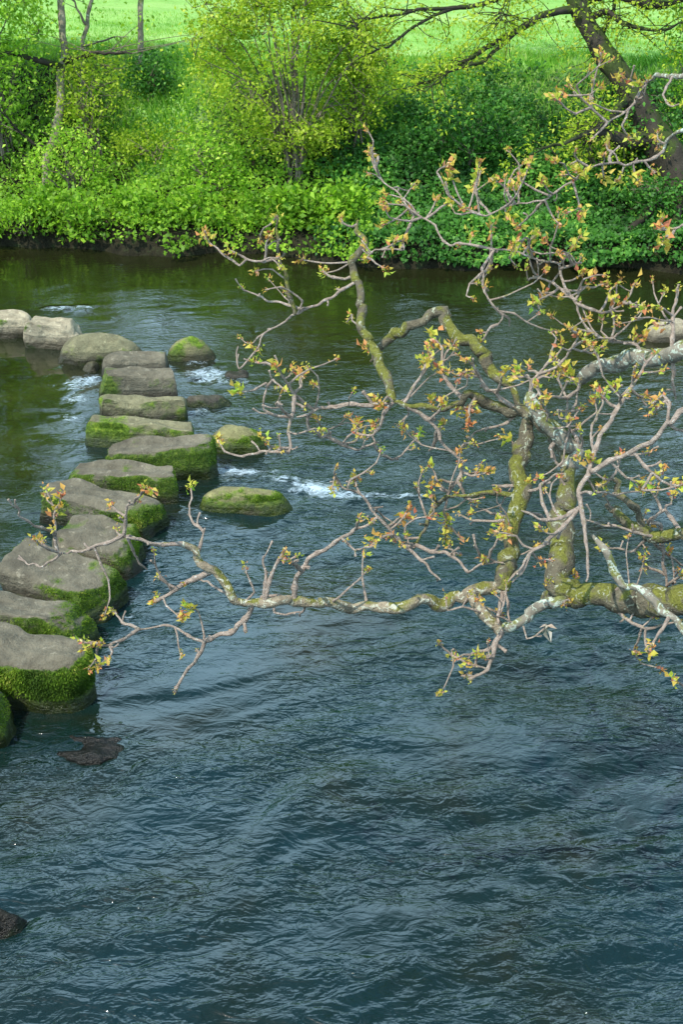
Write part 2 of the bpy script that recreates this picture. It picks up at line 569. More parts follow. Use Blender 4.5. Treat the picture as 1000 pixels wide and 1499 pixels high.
def stone(label, x0, x1, yback, yfront, h, mat, yaw=0, tilt=(0, 0), moss=(0.5, 0.6), p=(7.0, 15.0), n=44, fuzz=1500,
          group=None, seed=0, cat='stepping stone', name='stepping_stone', taper=0.08, rough=0.05, bed=-0.55, dome=0.0, cuts=9):
    """pixel extents of the stone, its height above the water; placed on the river bed as a solid block"""
    xm = (x0 + x1) / 2
    fr = at_z(xm, yfront, 0.0)
    bk = at_z(xm, yback, h)
    yc = (fr[1] + bk[1]) / 2
    ly = max(0.24, bk[1] - fr[1])
    zc = 0.5 * h
    ym = (yback + yfront) / 2
    q = at_z(xm, ym, h * 0.6)
    dist = np.dot(np.array([0, yc, zc]) - CAMP, FWD)
    w = (x1 - x0) / F * dist
    xc = (xm - 500) / F * dist
    V, Fc = cube_grid(n)
    ex, ez = p
    ax = np.abs(V)
    nrm = (ax[:, 0] ** ex + ax[:, 1] ** ex) ** (1 / ex)
    r = (nrm ** ez + ax[:, 2] ** ez) ** (1 / ez)
    S = V / r[:, None]
    H = h - bed
    # footprint and block
    sc = 1 + taper * (-S[:, 2])
    P = np.stack([S[:, 0] * w / 2 * sc, S[:, 1] * ly / 2 * sc, S[:, 2] * H / 2], -1)
    sd = seed * 7.31
    low = fbm(S[:, 0] * 1.1 + sd, S[:, 1] * 1.1, S[:, 2] * 0.9 + sd, 2, seed)
    hi = fbm(P[:, 0] * 9 + sd, P[:, 1] * 9, P[:, 2] * 9, 4, seed + 50)
    crng = np.random.default_rng(900 + seed)
    if cuts:
        for k in range(cuts):
            an = crng.uniform(0, 2 * math.pi)
            nz0 = crng.uniform(0.0, 0.75)
            pn = unit(np.array([math.cos(an), math.sin(an), nz0]))
            sup = abs(pn[0]) * w / 2 + abs(pn[1]) * ly / 2 + abs(pn[2]) * H / 2
            dd = P @ pn - sup * crng.uniform(0.72, 0.92)
            P = P - np.maximum(dd, 0)[:, None] * pn * 0.92
    d = unit(S * np.array([1, 1, 0.6]))
    P = P + d * ((low * rough * 0.75) * (1 - 0.6 * sstep(0.4, 0.9, S[:, 2])) + hi * rough * (0.16 + (0.22 if ez > 9 else 0.05) * np.exp(-((np.abs(S[:, 2]) - 0.86) / 0.08) ** 2)))[:, None]
    top = sstep(0.3, 0.95, S[:, 2])
    P[:, 2] += top * (tilt[0] * S[:, 0] + tilt[1] * S[:, 1] + 0.028 * fbm(S[:, 0] * 1.3 + sd, S[:, 1] * 1.0, 0, 2, seed + 9))
    P[:, 2] += dome * top * (1 - np.clip(S[:, 0] ** 2 + 0.6 * S[:, 1] ** 2, 0, 1.4))
    cy, sy = math.cos(yaw), math.sin(yaw)
    Q = np.stack([P[:, 0] * cy - P[:, 1] * sy, P[:, 0] * sy + P[:, 1] * cy, P[:, 2]], -1)
    Q[:, 2] += bed + H / 2
    base = np.array([xc, yc, bed])
    Q[:, 2] -= bed
    W = Q + base
    # vertex normals for moss
    fn = np.cross(W[Fc[:, 1]] - W[Fc[:, 0]], W[Fc[:, 2]] - W[Fc[:, 0]])
    vnm = np.zeros_like(W)
    for k in range(4):
        np.add.at(vnm, Fc[:, k], fn)
    vnm = unit(vnm)
    side = sstep(0.15, 0.75, 1 - vnm[:, 2])
    right = sstep(0.1, 0.9, S[:, 0])
    left = sstep(0.2, 0.95, -S[:, 0])
    nz = fbm(W[:, 0] * 4, W[:, 1] * 4, W[:, 2] * 4, 3, seed + 3)
    ma = side * moss[0] + right * moss[1] + 0.25 * left * moss[0] + 0.38 * nz - 0.03
    if len(moss) > 2:
        ma = ma + moss[2]
    ma = np.clip(ma, 0, 1)
    root = empty(name, (xc, yc, bed))
    tag(root, label, cat, group)
    g = Geo()
    g.add(W, Fc)
    blk = g.build('block', mat, root, extra={'moss': ma})
    blk.data.set_sharp_from_angle(angle=R(42))
    fuzz = int(fuzz * 1.6)
    if fuzz:
        wt = np.clip(ma[Fc].mean(1) - 0.42, 0, 1) * np.linalg.norm(fn, axis=1)
        zz = W[Fc].mean(1)[:, 2]
        wt = wt * (zz > 0.11) * (vnm[Fc].mean(1)[:, 1] < 0.5)
        if wt.sum() > 1e-9:
            wt /= wt.sum()
            idx = RNG.choice(len(Fc), fuzz, p=wt)
            a = RNG.random((fuzz, 1))
            b = RNG.random((fuzz, 1))
            q4 = W[Fc[idx]]
            C = (q4[:, 0] * (1 - a) + q4[:, 1] * a) * (1 - b) + (q4[:, 3] * (1 - a) + q4[:, 2] * a) * b
            dr = unit(vnm[Fc[idx, 0]] + RNG.normal(size=(fuzz, 3)) * 0.45 + np.array([0, 0, -0.15]))
            g2 = Geo()
            tn = 0.45 + 0.5 * fbm(C[:, 0] * 7, C[:, 1] * 7, C[:, 2] * 7, 2, 77) + RNG.normal(size=fuzz) * 0.14
            leaves(g2, C - dr * 0.004, RNG.uniform(0.006, 0.019, fuzz) * (1.5 if fuzz > 8000 else 1), nrm=vnm[Fc[idx, 0]], up_bias=0.2, tint=np.clip(tn, 0, 1), asp=0.33, dirs=dr)
            g2.build('moss', M['moss'], root)
    STONES.append((xc, yc, w, ly))
    return root


G1 = 'stepping stones in the row across the river'
stone('nearest stepping stone, cut off by the left edge, side covered in dark green moss', -200, 15, 985, 1108, 0.31, M['stone'], 0.05, moss=(0.9, 0.5, 0.15), seed=1, fuzz=3500, group=G1)
stone('squat stepping stone with bare grey top and thick bright green moss skirt at left edge', -95, 140, 912, 1040, 0.36, M['stone'], -0.22, moss=(0.9, 0.42), seed=2, n=52, fuzz=9000, group=G1, p=(4.2, 12), rough=0.05)
stone('smooth wavy grey-topped stepping stone right behind the thick green moss skirt', -110, 142, 862, 955, 0.28, M['stone'], -0.32, (0.0, -0.02), moss=(0.5, 0.42), seed=3, n=48, fuzz=3200, group=G1, rough=0.05)
stone('broad grey stepping stone below the twig tips, green moss on its right end', -6, 183, 800, 902, 0.27, M['stone'], -0.42, (-0.02, 0.02), moss=(0.4, 0.5), seed=4, n=48, fuzz=3000, group=G1, rough=0.055)
stone('small blocky stepping stone crossed by a bare twig, dark wet front', 80, 212, 757, 845, 0.27, M['stone'], -0.30, (-0.01, 0.01), moss=(0.42, 0.18), seed=5, n=46, fuzz=2200, group=G1)
stone('long stepping stone with patchy grey top and mossy green right tip', 46, 246, 709, 782, 0.25, M['stone'], -0.30, (-0.03, 0), moss=(0.45, 0.45), seed=6, n=46, fuzz=2600, group=G1)
stone('flat level stepping stone with dark mossy front just left of the long mossy slab', 88, 268, 676, 735, 0.25, M['stone'], -0.12, (0.01, 0), moss=(0.7, 0.05), seed=7, n=44, fuzz=2200, group=G1)
stone('stepping stone with sagging top and thick dark moss at its right end', 153, 320, 639, 701, 0.27, M['stone'], 0.02, (0.02, 0), moss=(0.8, 0.4), seed=8, n=44, fuzz=2600, group=G1)
stone('stepping stone with olive-tinted top and yellowish lichen on its left tip', 123, 302, 608, 656, 0.22, M['stone_green'], -0.08, (-0.02, 0), moss=(0.42, 0.1, 0.1), seed=9, fuzz=900, group=G1)
stone('low pale stepping stone in front of the squared block', 143, 276, 575, 618, 0.20, M['stone_green'], 0.0, moss=(0.3, 0.0), seed=10, fuzz=0, group=G1)
stone('squared block of a stepping stone with a sheer flat front face', 144, 262, 539, 588, 0.29, M['stone'], 0.03, moss=(0.42, 0.0), seed=11, fuzz=0, group=G1, p=(14, 14), taper=0.0, rough=0.02, cuts=3, n=50)
stone('thin grey slab of a stepping stone lying directly behind the squared block', 146, 258, 517, 549, 0.20, M['stone'], 0.06, moss=(0.2, 0.0), seed=12, fuzz=0, group=G1, p=(6, 7), rough=0.03)
stone('humped stepping stone with a pointed left end and ochre lichen blotches', 80, 214, 491, 536, 0.20, M['stone_green'], 0.05, (-0.03, 0), moss=(0.25, 0.05), seed=13, fuzz=0, group=G1, p=(2.8, 4.0), dome=0.10)
stone('pale sandy stepping stone with a black shadowed right face', 36, 124, 463, 512, 0.27, M['stone_pale'], -0.12, (-0.02, 0), moss=(0.28, 0.0), seed=14, fuzz=0, group=G1, p=(5, 12))
stone('farthest pale sandy stepping stone at the left edge below the dark bank', -40, 52, 455, 497, 0.24, M['stone_pale'], 0.05, moss=(0.3, 0.1), seed=15, fuzz=0, group=G1, p=(4.5, 10))
G2 = 'low boulders beside the stepping stones'
bk = dict(cat='boulder', name='river_boulder', group=G2)
stone('yellowish mossy boulder to the right of the humped stone under a budding twig', 235, 318, 496, 530, 0.17, M['stone_bright'], 0.0, moss=(0.2, 0.1, 0.25), seed=21, fuzz=0, p=(2.4, 2.4), dome=0.06, **bk)
stone('low dark mossy boulder sticking out to the right of the low pale stone', 255, 346, 576, 598, 0.07, M['stone'], 0.0, moss=(0.5, 0.3, 0.2), seed=22, fuzz=300, p=(2.6, 2.6), **bk)
stone('mossy boulder with yellow-green top at the right end of the olive-tinted stone', 292, 392, 624, 662, 0.19, M['stone_bright'], -0.1, (0.02, 0), moss=(0.5, 0.3, 0.22), seed=23, fuzz=700, p=(2.8, 3.0), **bk)
stone('long log-like mossy slab with bright yellow-green top beside white foam', 280, 434, 714, 749, 0.17, M['stone_bright'], -0.05, (-0.02, 0), moss=(0.5, 0.45, 0.22), seed=24, fuzz=1100, p=(3.0, 3.0), **bk)
stone('dark flat rock barely breaking the water below the nearest stones', 60, 220, 1074, 1116, 0.018, M['stone_dark'], -0.05, (-0.01, 0), moss=(0.2, 0.1, 0.1), seed=25, fuzz=0, p=(2.2, 6), rough=0.12, **bk)
stone('dark wet rock at the left edge close to the bottom of the picture', -60, 38, 1312, 1385, 0.09, M['stone_dark'], 0.0, moss=(0.45, 0.2, 0.1), seed=26, fuzz=0, p=(2.3, 2.3), rough=0.07, **bk)
stone('pale rounded boulder by the right edge behind a lichen-covered limb', 940, 1030, 462, 500, 0.22, M['stone_pale'], 0.1, moss=(0.1, 0.0), seed=27, fuzz=0, p=(2.6, 2.8), **bk)
stone('tiny pale stone wedged under the left end of the humped stone', 116, 150, 526, 544, 0.08, M['stone_green'], 0.0, moss=(0.1, 0.0), seed=28, fuzz=0, n=16, p=(2.6, 2.8), **bk)
stone('thin wet slab lying flush with the ripples right of the squared block', 322, 372, 540, 553, 0.05, M['stone'], 0.0, moss=(0.1, 0.0), seed=29, fuzz=0, n=16, p=(3, 3), **bk)

# ------------------------------------------------------------------ water
LINE = np.array([(s[0], s[1]) for s in STONES[:15]])
LINE = LINE[np.argsort(LINE[:, 1])]


def pool(x, y):
    """1 in the still water upstream (left) of the stones"""
    lx = np.interp(y, LINE[:, 1], LINE[:, 0])
    up = sstep(-0.15, -0.9, x - lx + 0.25 * vn(x * 1.1, y * 1.1, 0, 61))
    return up * sstep(6.3, 7.6, y)


def dips(x, y, spots):
    t = 0
    for px, py, sx, sy, a in spots:
        c = at_z(px, py)
        d = np.dot(c - CAMP, FWD)
        wx = sx / F * d
        wy = abs(at_z(px, py - sy)[1] - c[1])
        t = t + a * np.exp(-((x - c[0]) / wx) ** 2 - ((y - c[1]) / wy) ** 2)
    return t


FOAM = [(465, 714, 50, 11, 0.9), (410, 702, 45, 6, 0.65), (510, 728, 60, 8, 0.6), (580, 724, 60, 5, 0.4), (380, 690, 40, 5, 0.6), (340, 693, 40, 6, 0.5), (640, 725, 60, 5, 0.35),
        (85, 453, 40, 4, 0.7), (125, 450, 25, 3, 0.5), (150, 470, 20, 3, 0.4), (225, 800, 12, 14, 0.4), (250, 770, 14, 8, 0.4), (335, 705, 16, 4, 0.5), (140, 555, 12, 10, 0.5), (185, 905, 14, 10, 0.4), (300, 548, 45, 12, 0.8), (110, 575, 22, 30, 0.18), (340, 600, 25, 4, 0.45), (290, 604, 30, 8, 0.6), (350, 562, 50, 8, 0.5), (285, 530, 25, 5, 0.6), (320, 640, 25, 6, 0.45), (330, 685, 30, 7, 0.55),
        (110, 560, 25, 16, 0.55), (115, 585, 22, 7, 0.6), (105, 612, 30, 8, 0.55), (95, 532, 22, 7, 0.4), (330, 620, 40, 6, 0.25),
        (265, 715, 12, 14, 0.35), (225, 800, 14, 18, 0.3), (195, 880, 16, 22, 0.3), (150, 965, 18, 22, 0.35), (60, 1050, 40, 12, 0.25),
        (300, 755, 60, 5, 0.3), (230, 1420, 40, 6, 0.0)]


def waves(x, y):
    p = pool(x, y)
    wx = x + 0.25 * vn(x * 1.3, y * 1.3, 0, 71)
    wy = y + 0.25 * vn(x * 1.3, y * 1.3, 0, 72)
    a = np.clip(0.62 + 0.95 * vn(wx * 0.6, wy * 0.9, 0, 73), 0.28, 1.3)
    rot = 0.35
    u = wx * math.cos(rot) + wy * math.sin(rot)
    v = -wx * math.sin(rot) + wy * math.cos(rot)
    h = 0.019 * fbm(u * 1.2, v * 3.0, 0, 2, 74)
    r1 = 1 - np.sqrt(vn(u * 4.2, v * 8.0, 0, 75) ** 2 + 0.03) * 2
    r2 = 1 - np.sqrt(vn(u * 8.5 + 3, v * 15.0, 0, 76) ** 2 + 0.02) * 2
    h = h + a * (0.0090 * r1 + 0.0038 * r2 + 0.0010 * vn(u * 18, v * 30, 0, 78))
    foam = np.clip(dips(x, y, FOAM), 0, 1)
    h = h * (1 - 0.93 * p) * (0.20 + 0.80 * sstep(12.5, 8.0, y))
    h = h + foam * 0.03 * (0.4 + fbm(x * 9, y * 9, 0, 2, 79)) * (1 - 0.6 * p)
    h = h + p * 0.0032 * fbm(x * 1.2, y * 3.2, 0, 3, 80)
    return h


def water_mat():
    m, nt, out, N, L = newmat('river_water')
    P = N('ShaderNodeNewGeometry').outputs['Position']
    pl = N('ShaderNodeAttribute', _attribute_name='pool').outputs['Fac']
    fo = N('ShaderNodeAttribute', _attribute_name='foam').outputs['Fac']
    mp = N('ShaderNodeMapping')
    mp.inputs['Rotation'].default_value = (0, 0, -0.3)
    mp.inputs['Scale'].default_value = (1.0, 2.0, 1)
    L(P, mp.inputs[0])
    n1 = noise(N, L, mp.outputs[0], 5.4, 2.5, 0.48, 1.4)
    n2 = noise(N, L, mp.outputs[0], 24, 1.5, 0.5, 0.6)
    bedn = noise(N, L, P, 0.8, 4, 0.6, 0.5)
    body = ramp(N, L, bedn, [(0.30, (0.010, 0.012, 0.004)), (0.44, (0.004, 0.013, 0.010)), (0.62, (0.0035, 0.017, 0.019)), (0.78, (0.005, 0.022, 0.028))])
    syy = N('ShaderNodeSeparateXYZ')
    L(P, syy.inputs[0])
    mirror_tint = N('ShaderNodeMapRange')
    mirror_tint.inputs[1].default_value = 8.6
    mirror_tint.inputs[2].default_value = 12.8
    L(mth(N, L, 'ADD', mth(N, L, 'MULTIPLY_ADD', syy.outputs['X'], 0.35, syy.outputs['Y']), mth(N, L, 'MULTIPLY', bedn, 1.2)), mirror_tint.inputs[0])
    body = mixc(N, L, mirror_tint.outputs[0], body, (0.011, 0.013, 0.004))  # far water tinted olive: the wood's dark reflection painted into the colour
    pm = ramp(N, L, noise(N, L, P, 1.6, 4, 0.6, 0.6), [(0.35, (0.007, 0.008, 0.002)), (0.65, (0.020, 0.024, 0.005))])  # pool mottling in the colour imitates patches of mirrored sky
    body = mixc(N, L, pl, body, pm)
    fn = mth(N, L, 'MULTIPLY_ADD', noise(N, L, mp.outputs[0], 11, 6, 0.72, 1.5), 2.6, -1.3)
    ff = N('ShaderNodeMapRange')
    ff.inputs[1].default_value = 0.52
    ff.inputs[2].default_value = 0.98
    L(mth(N, L, 'ADD', fo, mth(N, L, 'MULTIPLY', fn, 0.9)), ff.inputs[0])
    ffm = mth(N, L, 'MULTIPLY', mth(N, L, 'MULTIPLY', ff.outputs[0], 0.75), mth(N, L, 'MULTIPLY', fo, 2.0, clamp=True), clamp=True)
    col = mixc(N, L, ffm, body, (0.46, 0.58, 0.66))
    p = N('ShaderNodeBsdfPrincipled', IOR=1.56)
    L(col, p.inputs['Base Color'])
    L(mth(N, L, 'MULTIPLY_ADD', ffm, 0.5, 0.045), p.inputs['Roughness'])
    b = N('ShaderNodeBump', Distance=0.021)
    st = mth(N, L, 'MULTIPLY_ADD', pl, -0.9, 0.95)
    far = N('ShaderNodeMapRange')
    sy = N('ShaderNodeSeparateXYZ')
    L(P, sy.inputs[0])
    L(sy.outputs['Y'], far.inputs[0])
    far.inputs[1].default_value = 9.0
    far.inputs[2].default_value = 13.5
    far.inputs[3].default_value = 1.0
    far.inputs[4].default_value = 0.2
    slick = N('ShaderNodeMapRange')
    slick.inputs[1].default_value = 0.38
    slick.inputs[2].default_value = 0.58
    slick.inputs[3].default_value = 0.32
    slick.inputs[4].default_value = 1.15
    ms = N('ShaderNodeMapping')
    ms.inputs['Rotation'].default_value = (0, 0, -0.5)
    ms.inputs['Scale'].default_value = (0.55, 1.5, 1)
    L(P, ms.inputs[0])
    L(noise(N, L, ms.outputs[0], 1.0, 3, 0.55, 1.0), slick.inputs[0])
    L(mth(N, L, 'MULTIPLY', mth(N, L, 'MULTIPLY', st, far.outputs[0]), slick.outputs[0]), b.inputs['Strength'])
    L(mth(N, L, 'ADD', n1, mth(N, L, 'MULTIPLY', n2, 0.2)), b.inputs['Height'])
    L(b.outputs[0], p.inputs['Normal'])
    L(p.outputs[0], out.inputs['Surface'])
    return m


wxs = spaced(-120, 120, -5.6, 5.4, 0.032, 1.4)
wys = np.concatenate([[1.2, 1.6, 2.0, 2.5], np.arange(3.0, 9.0, 0.026), np.arange(9.0, 16.4, 0.036), [17.0, 18.5, 22.0]])
# the river bends out of sight beyond the far sides, the sheet lies under the banks there
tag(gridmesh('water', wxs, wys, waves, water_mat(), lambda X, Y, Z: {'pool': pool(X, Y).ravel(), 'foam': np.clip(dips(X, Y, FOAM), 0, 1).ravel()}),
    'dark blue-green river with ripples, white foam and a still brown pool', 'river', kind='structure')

# ------------------------------------------------------------------ vegetation on the far bank
def in_view(P, m=60):
    d = (P - CAMP) @ FWD
    px = 500 + F * ((P - CAMP) @ RIGHT) / d
    py = 749.5 - F * ((P - CAMP) @ UP) / d
    return px, py


def shrub(name, label, cat, x, y, h, rx, ry, mat, bark, n_clump, per, leaf, n_stem=9, seed=0, z0=0.15, group=None, lean=(0, 0), top=None,
          clump_r=0.22, part='crown', stem_r=0.02, tlo=0.0, thi=1.0, asp=0.6, up=0.35, stem_part='stem'):
    rng = np.random.default_rng(100 + seed)
    z = float(ground(x, y))
    root = empty(name, (x, y, z))
    tag(root, label, cat, group)
    gs, gl = Geo(), Geo()
    base = np.array([x, y, z - 0.05])
    C = []
    k = 0
    while len(C) < n_clump and k < 20000:
        k += 1
        u = rng.uniform(-1, 1, 3)
        if not (0.15 < (u ** 2).sum() < 1):
            continue
        zz = z0 + (u[2] * 0.5 + 0.5) * (1 - z0)
        lump = 0.75 + 0.35 * float(vn(u[0] * 1.7 + seed, u[1] * 1.7, u[2] * 1.7, 5 + seed))
        c = np.array([u[0] * rx * lump + lean[0] * zz, u[1] * ry * lump + lean[1] * zz, zz * h])
        if float(vn(c[0] * 1.4, c[1] * 1.4, c[2] * 1.6, 40 + seed)) < -0.28:
            continue
        C.append(c + base)
    C = np.array(C)
    # stems
    ends = C[rng.choice(len(C), min(n_stem, len(C)), replace=False)]
    allp = []
    for e in ends:
        mid = base + (e - base) * 0.45 + np.array([rng.normal() * 0.06, rng.normal() * 0.06, 0.14 * h])
        s0 = base + np.array([rng.normal() * 0.09, rng.normal() * 0.09, 0])
        Pt, tt = resample([s0, mid, e], 0.12)
        Pt = Pt + 0.02 * np.stack([vn(Pt[:, 2] * 5, j * 9.0, seed, 3) for j in range(3)], -1)
        tube(gs, Pt, stem_r * (1 - 0.8 * tt), 6)
        allp.append(Pt[len(Pt) // 3:])
    allp = np.concatenate(allp)
    for c in C:
        d2 = ((allp - c) ** 2).sum(1)
        a = allp[np.argmin(d2)]
        if 0.05 < d2.min() < 4:
            Pt, tt = resample([a, (a + c) / 2 + rng.normal(size=3) * 0.05, c + unit(c - a) * 0.08], 0.1)
            tube(gs, Pt, stem_r * 0.35 * (1 - 0.7 * tt), 4)
        nl = max(3, int(per * rng.uniform(0.5, 1.5)))
        r = clump_r * rng.uniform(0.6, 1.4)
        o = rng.normal(size=(nl, 3)) * r * np.array([1, 1, 0.6]) * 0.6
        t = tlo + (thi - tlo) * np.clip(rng.normal(0.5, 0.2, nl) + rng.normal() * 0.16, 0, 1)
        leaves(gl, c + o, leaf * rng.uniform(0.6, 1.3, nl), up_bias=up, tint=t, rng=rng, asp=asp)
    gs.build(stem_part, bark, root)
    gl.build(part, mat, root)
    return root


def pos(px, py):
    """a point of the far bank's surface seen at a pixel of the photograph"""
    r = ray(px, py)
    ts = np.linspace(10, 60, 2000)
    pts = CAMP + ts[:, None] * r
    g = ground(pts[:, 0], pts[:, 1])
    i = np.argmax(pts[:, 2] < g)
    return pts[i]


GT = 'shrubs on the far bank'
# the tall yellow-green bush in the middle
a = pos(432, 265)
shrub('bush', 'tall airy yellow-green bush in the middle of the far bank', 'bush', a[0], a[1], 3.3, 1.7, 1.15, M['leaf_yellow'], M['bark_far'], 640, 34, 0.054, 44, 1, 0.12, GT, (-0.1, 0.1), clump_r=0.2)
a = pos(525, 215)
shrub('bush', 'smaller olive bush tucked against the right side of the tall yellow-green bush', 'bush', a[0], a[1], 2.1, 0.8, 0.6, M['leaf_yellow'], M['bark_far'], 130, 28, 0.055, 16, 2, 0.1, GT, tlo=0.0, thi=0.85)
# left thicket
a = pos(20, 245)
shrub('bush', 'dense mid green bush at the left edge of the far bank', 'bush', a[0] - 0.2, a[1] + 0.3, 3.2, 1.0, 0.9, M['leaf_mid'], M['bark_far'], 240, 28, 0.065, 18, 3, 0.08, GT, tlo=0.3, thi=1.1)
a = pos(140, 240)
shrub('bush', 'loose mid green bush between the two slender pale trunks', 'bush', a[0], a[1] + 0.1, 1.7, 0.75, 0.7, M['leaf_yellow'], M['bark_far'], 90, 26, 0.055, 14, 4, 0.08, GT, tlo=0.0, thi=0.9)
a = pos(225, 140)
shrub('bush', 'small dark green bush at the field edge behind the grassy gap', 'bush', a[0] - 0.05, a[1], 0.65, 0.4, 0.4, M['leaf_dark'], M['bark_far'], 60, 28, 0.06, 8, 5, 0.05, GT, thi=0.9)
a = pos(310, 290)
shrub('bush', 'low tangled olive bush below the tall yellow-green bush', 'bush', a[0], a[1], 0.9, 0.8, 0.45, M['leaf_mid'], M['bark_far'], 90, 26, 0.06, 12, 6, 0.08, GT)
a = pos(230, 235)
shrub('bush', 'low yellowish bush in the grassy gap left of the tall bush', 'bush', a[0], a[1], 0.7, 0.6, 0.45, M['leaf_yellow'], M['bark_far'], 60, 22, 0.055, 9, 7, 0.05, GT, tlo=0.1, thi=0.7)
a = pos(690, 240)
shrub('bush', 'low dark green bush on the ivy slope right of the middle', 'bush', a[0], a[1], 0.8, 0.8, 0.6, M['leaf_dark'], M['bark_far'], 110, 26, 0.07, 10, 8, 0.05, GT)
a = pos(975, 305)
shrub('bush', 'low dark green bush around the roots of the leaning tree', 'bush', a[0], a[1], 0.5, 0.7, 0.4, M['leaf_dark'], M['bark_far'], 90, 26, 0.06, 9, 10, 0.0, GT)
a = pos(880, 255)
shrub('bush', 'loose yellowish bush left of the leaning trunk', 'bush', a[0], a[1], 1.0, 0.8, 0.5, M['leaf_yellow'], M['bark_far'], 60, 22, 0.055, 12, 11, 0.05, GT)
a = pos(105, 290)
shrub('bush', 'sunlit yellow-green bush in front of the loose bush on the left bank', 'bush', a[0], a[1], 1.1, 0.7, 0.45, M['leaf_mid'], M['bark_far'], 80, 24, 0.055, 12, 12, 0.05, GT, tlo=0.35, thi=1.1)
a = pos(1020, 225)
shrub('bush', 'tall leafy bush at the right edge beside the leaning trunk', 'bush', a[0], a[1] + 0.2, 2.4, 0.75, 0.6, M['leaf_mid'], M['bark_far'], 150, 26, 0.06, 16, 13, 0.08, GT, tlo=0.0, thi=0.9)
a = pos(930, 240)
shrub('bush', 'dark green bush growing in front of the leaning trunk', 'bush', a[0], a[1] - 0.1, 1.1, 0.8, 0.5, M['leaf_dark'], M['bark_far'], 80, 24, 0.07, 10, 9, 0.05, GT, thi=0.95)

# leafy plants along the water's edge on the left
GP = 'leafy plants along the far water edge'
plants = [(-6, 330, .50), (38, 338, .46), (72, 318, .55), (108, 335, .50), (150, 328, .52), (196, 322, .46), (238, 330, .44), (285, 326, .50), (335, 330, .48), (385, 326, .45), (440, 326, .5), (500, 330, .45)]
wh = ['on the water edge at the left end of the row', 'second from the left end of the row', 'below the foot of the pale crooked trunk', 'just right of the pale crooked trunk', 'below the loose green bush',
      'at the foot of the grassy gap', 'under the right part of the grassy gap', 'just below the low tangled bush', 'below the left side of the tall yellow bush',
      'below the middle of the tall yellow bush', 'below the right side of the tall yellow bush', 'at the right end of the leafy row']
for i, (px, py, h) in enumerate(plants):
    a = pos(px, py)
    shrub('bank_plant', 'broad-leaved green plant ' + wh[i], 'plant', a[0], a[1], h * random.uniform(0.75, 1.5), 0.34 + 0.16 * random.random(), 0.36, M['leaf_mid'], M['bark_far'], 30 + int(16 * random.random()), 20, 0.06 + 0.045 * random.random(),
          9, 20 + i, 0.0, GP, (0, -0.16), clump_r=0.17, part='foliage', stem_r=0.008, tlo=random.choice((0.0, 0.05, 0.2)), thi=random.choice((0.7, 0.85, 1.0)), asp=0.55, up=0.3)

# slender trees on the left
def slender(label, pts, w0, w1, mat, depth_y, n_clump, seed, rx=0.9, hz=(0.35, 1.0), leafm='leaf_mid', limbs=(), leaf=0.065, per=24, extra_top=None, group=None, name='slender_tree', limbm=None):
    """trunk traced at a known distance on the bank"""
    rng = np.random.default_rng(300 + seed)
    base = pos(*pts[0])
    D = np.dot(base - CAMP, FWD)
    P3 = [at_depth(px, py, D + 0.05 * i) for i, (px, py) in enumerate(pts)]
    P3[0][2] = float(ground(P3[0][0], P3[0][1])) - 0.1
    if extra_top is not None:
        P3 += [P3[-1] + np.array(e) for e in extra_top]
    root = empty(name, tuple(P3[0]))
    tag(root, label, 'tree', group)
    g = Geo()
    Pt, tt = resample(P3, 0.1)
    Pt = Pt + 0.02 * np.stack([vn(tt * 14, j * 5.0, seed, 2) for j in range(3)], -1)
    tube(g, Pt, (w0 * (1 - tt) + w1 * tt) / 2 * D / F, 10, knob=0.15, seed=seed)
    trunk = g.build('trunk', mat, root)
    allp = [Pt[int(len(Pt) * hz[0]):]]
    for lp, lw in limbs:
        q0 = np.array([at_depth(px, py, D) for px, py in lp])
        j = np.argmin(((Pt - q0[0]) ** 2).sum(1))
        q0[0] = Pt[j]
        q0[1:, 1] += np.linspace(-0.1, -0.5, len(lp) - 1)
        gg = Geo()
        Lp, lt = resample(q0, 0.08)
        Lp = Lp + 0.015 * np.stack([vn(lt * 12, k * 5.0, seed + 1, 2) for k in range(3)], -1)
        tube(gg, Lp, lw * (1 - 0.75 * lt) / 2 * D / F, 7, knob=0.12, seed=seed)
        for q in range(5):
            k = rng.integers(len(Lp) // 3, len(Lp))
            e = Lp[k] + np.array([rng.normal() * 0.25, rng.normal() * 0.25, rng.normal() * 0.18])
            tw, t2 = resample([Lp[k], (Lp[k] + e) / 2 + rng.normal(size=3) * 0.03, e], 0.06)
            tube(gg, tw, 0.006 * (1 - 0.7 * t2), 4)
        gg.build('limb', limbm or mat, root)
        allp.append(Lp[len(Lp) // 2:])
    gl, gt = Geo(), Geo()
    A = np.concatenate(allp)
    for i in range(n_clump):
        s = A[rng.integers(len(A))]
        c = s + np.array([rng.normal() * rx * 0.6, rng.normal() * rx * 0.6, rng.normal() * 0.35 + 0.1])
        Tw, t2 = resample([s, (s + c) / 2 + rng.normal(size=3) * 0.06, c], 0.1)
        tube(gt, Tw, 0.007 * (1 - 0.7 * t2), 4)
        nl = int(per * rng.uniform(0.5, 1.5))
        leaves(gl, c + rng.normal(size=(nl, 3)) * np.array([.13, .13, .08]), leaf * rng.uniform(0.6, 1.3, nl), tint=np.clip(rng.normal(0.55, 0.2, nl), 0, 1), rng=rng)
    if n_clump:
        cr = gl.build('crown', M[leafm], root)
        gt.build('twigs', M['bark_far'], cr)
    return root


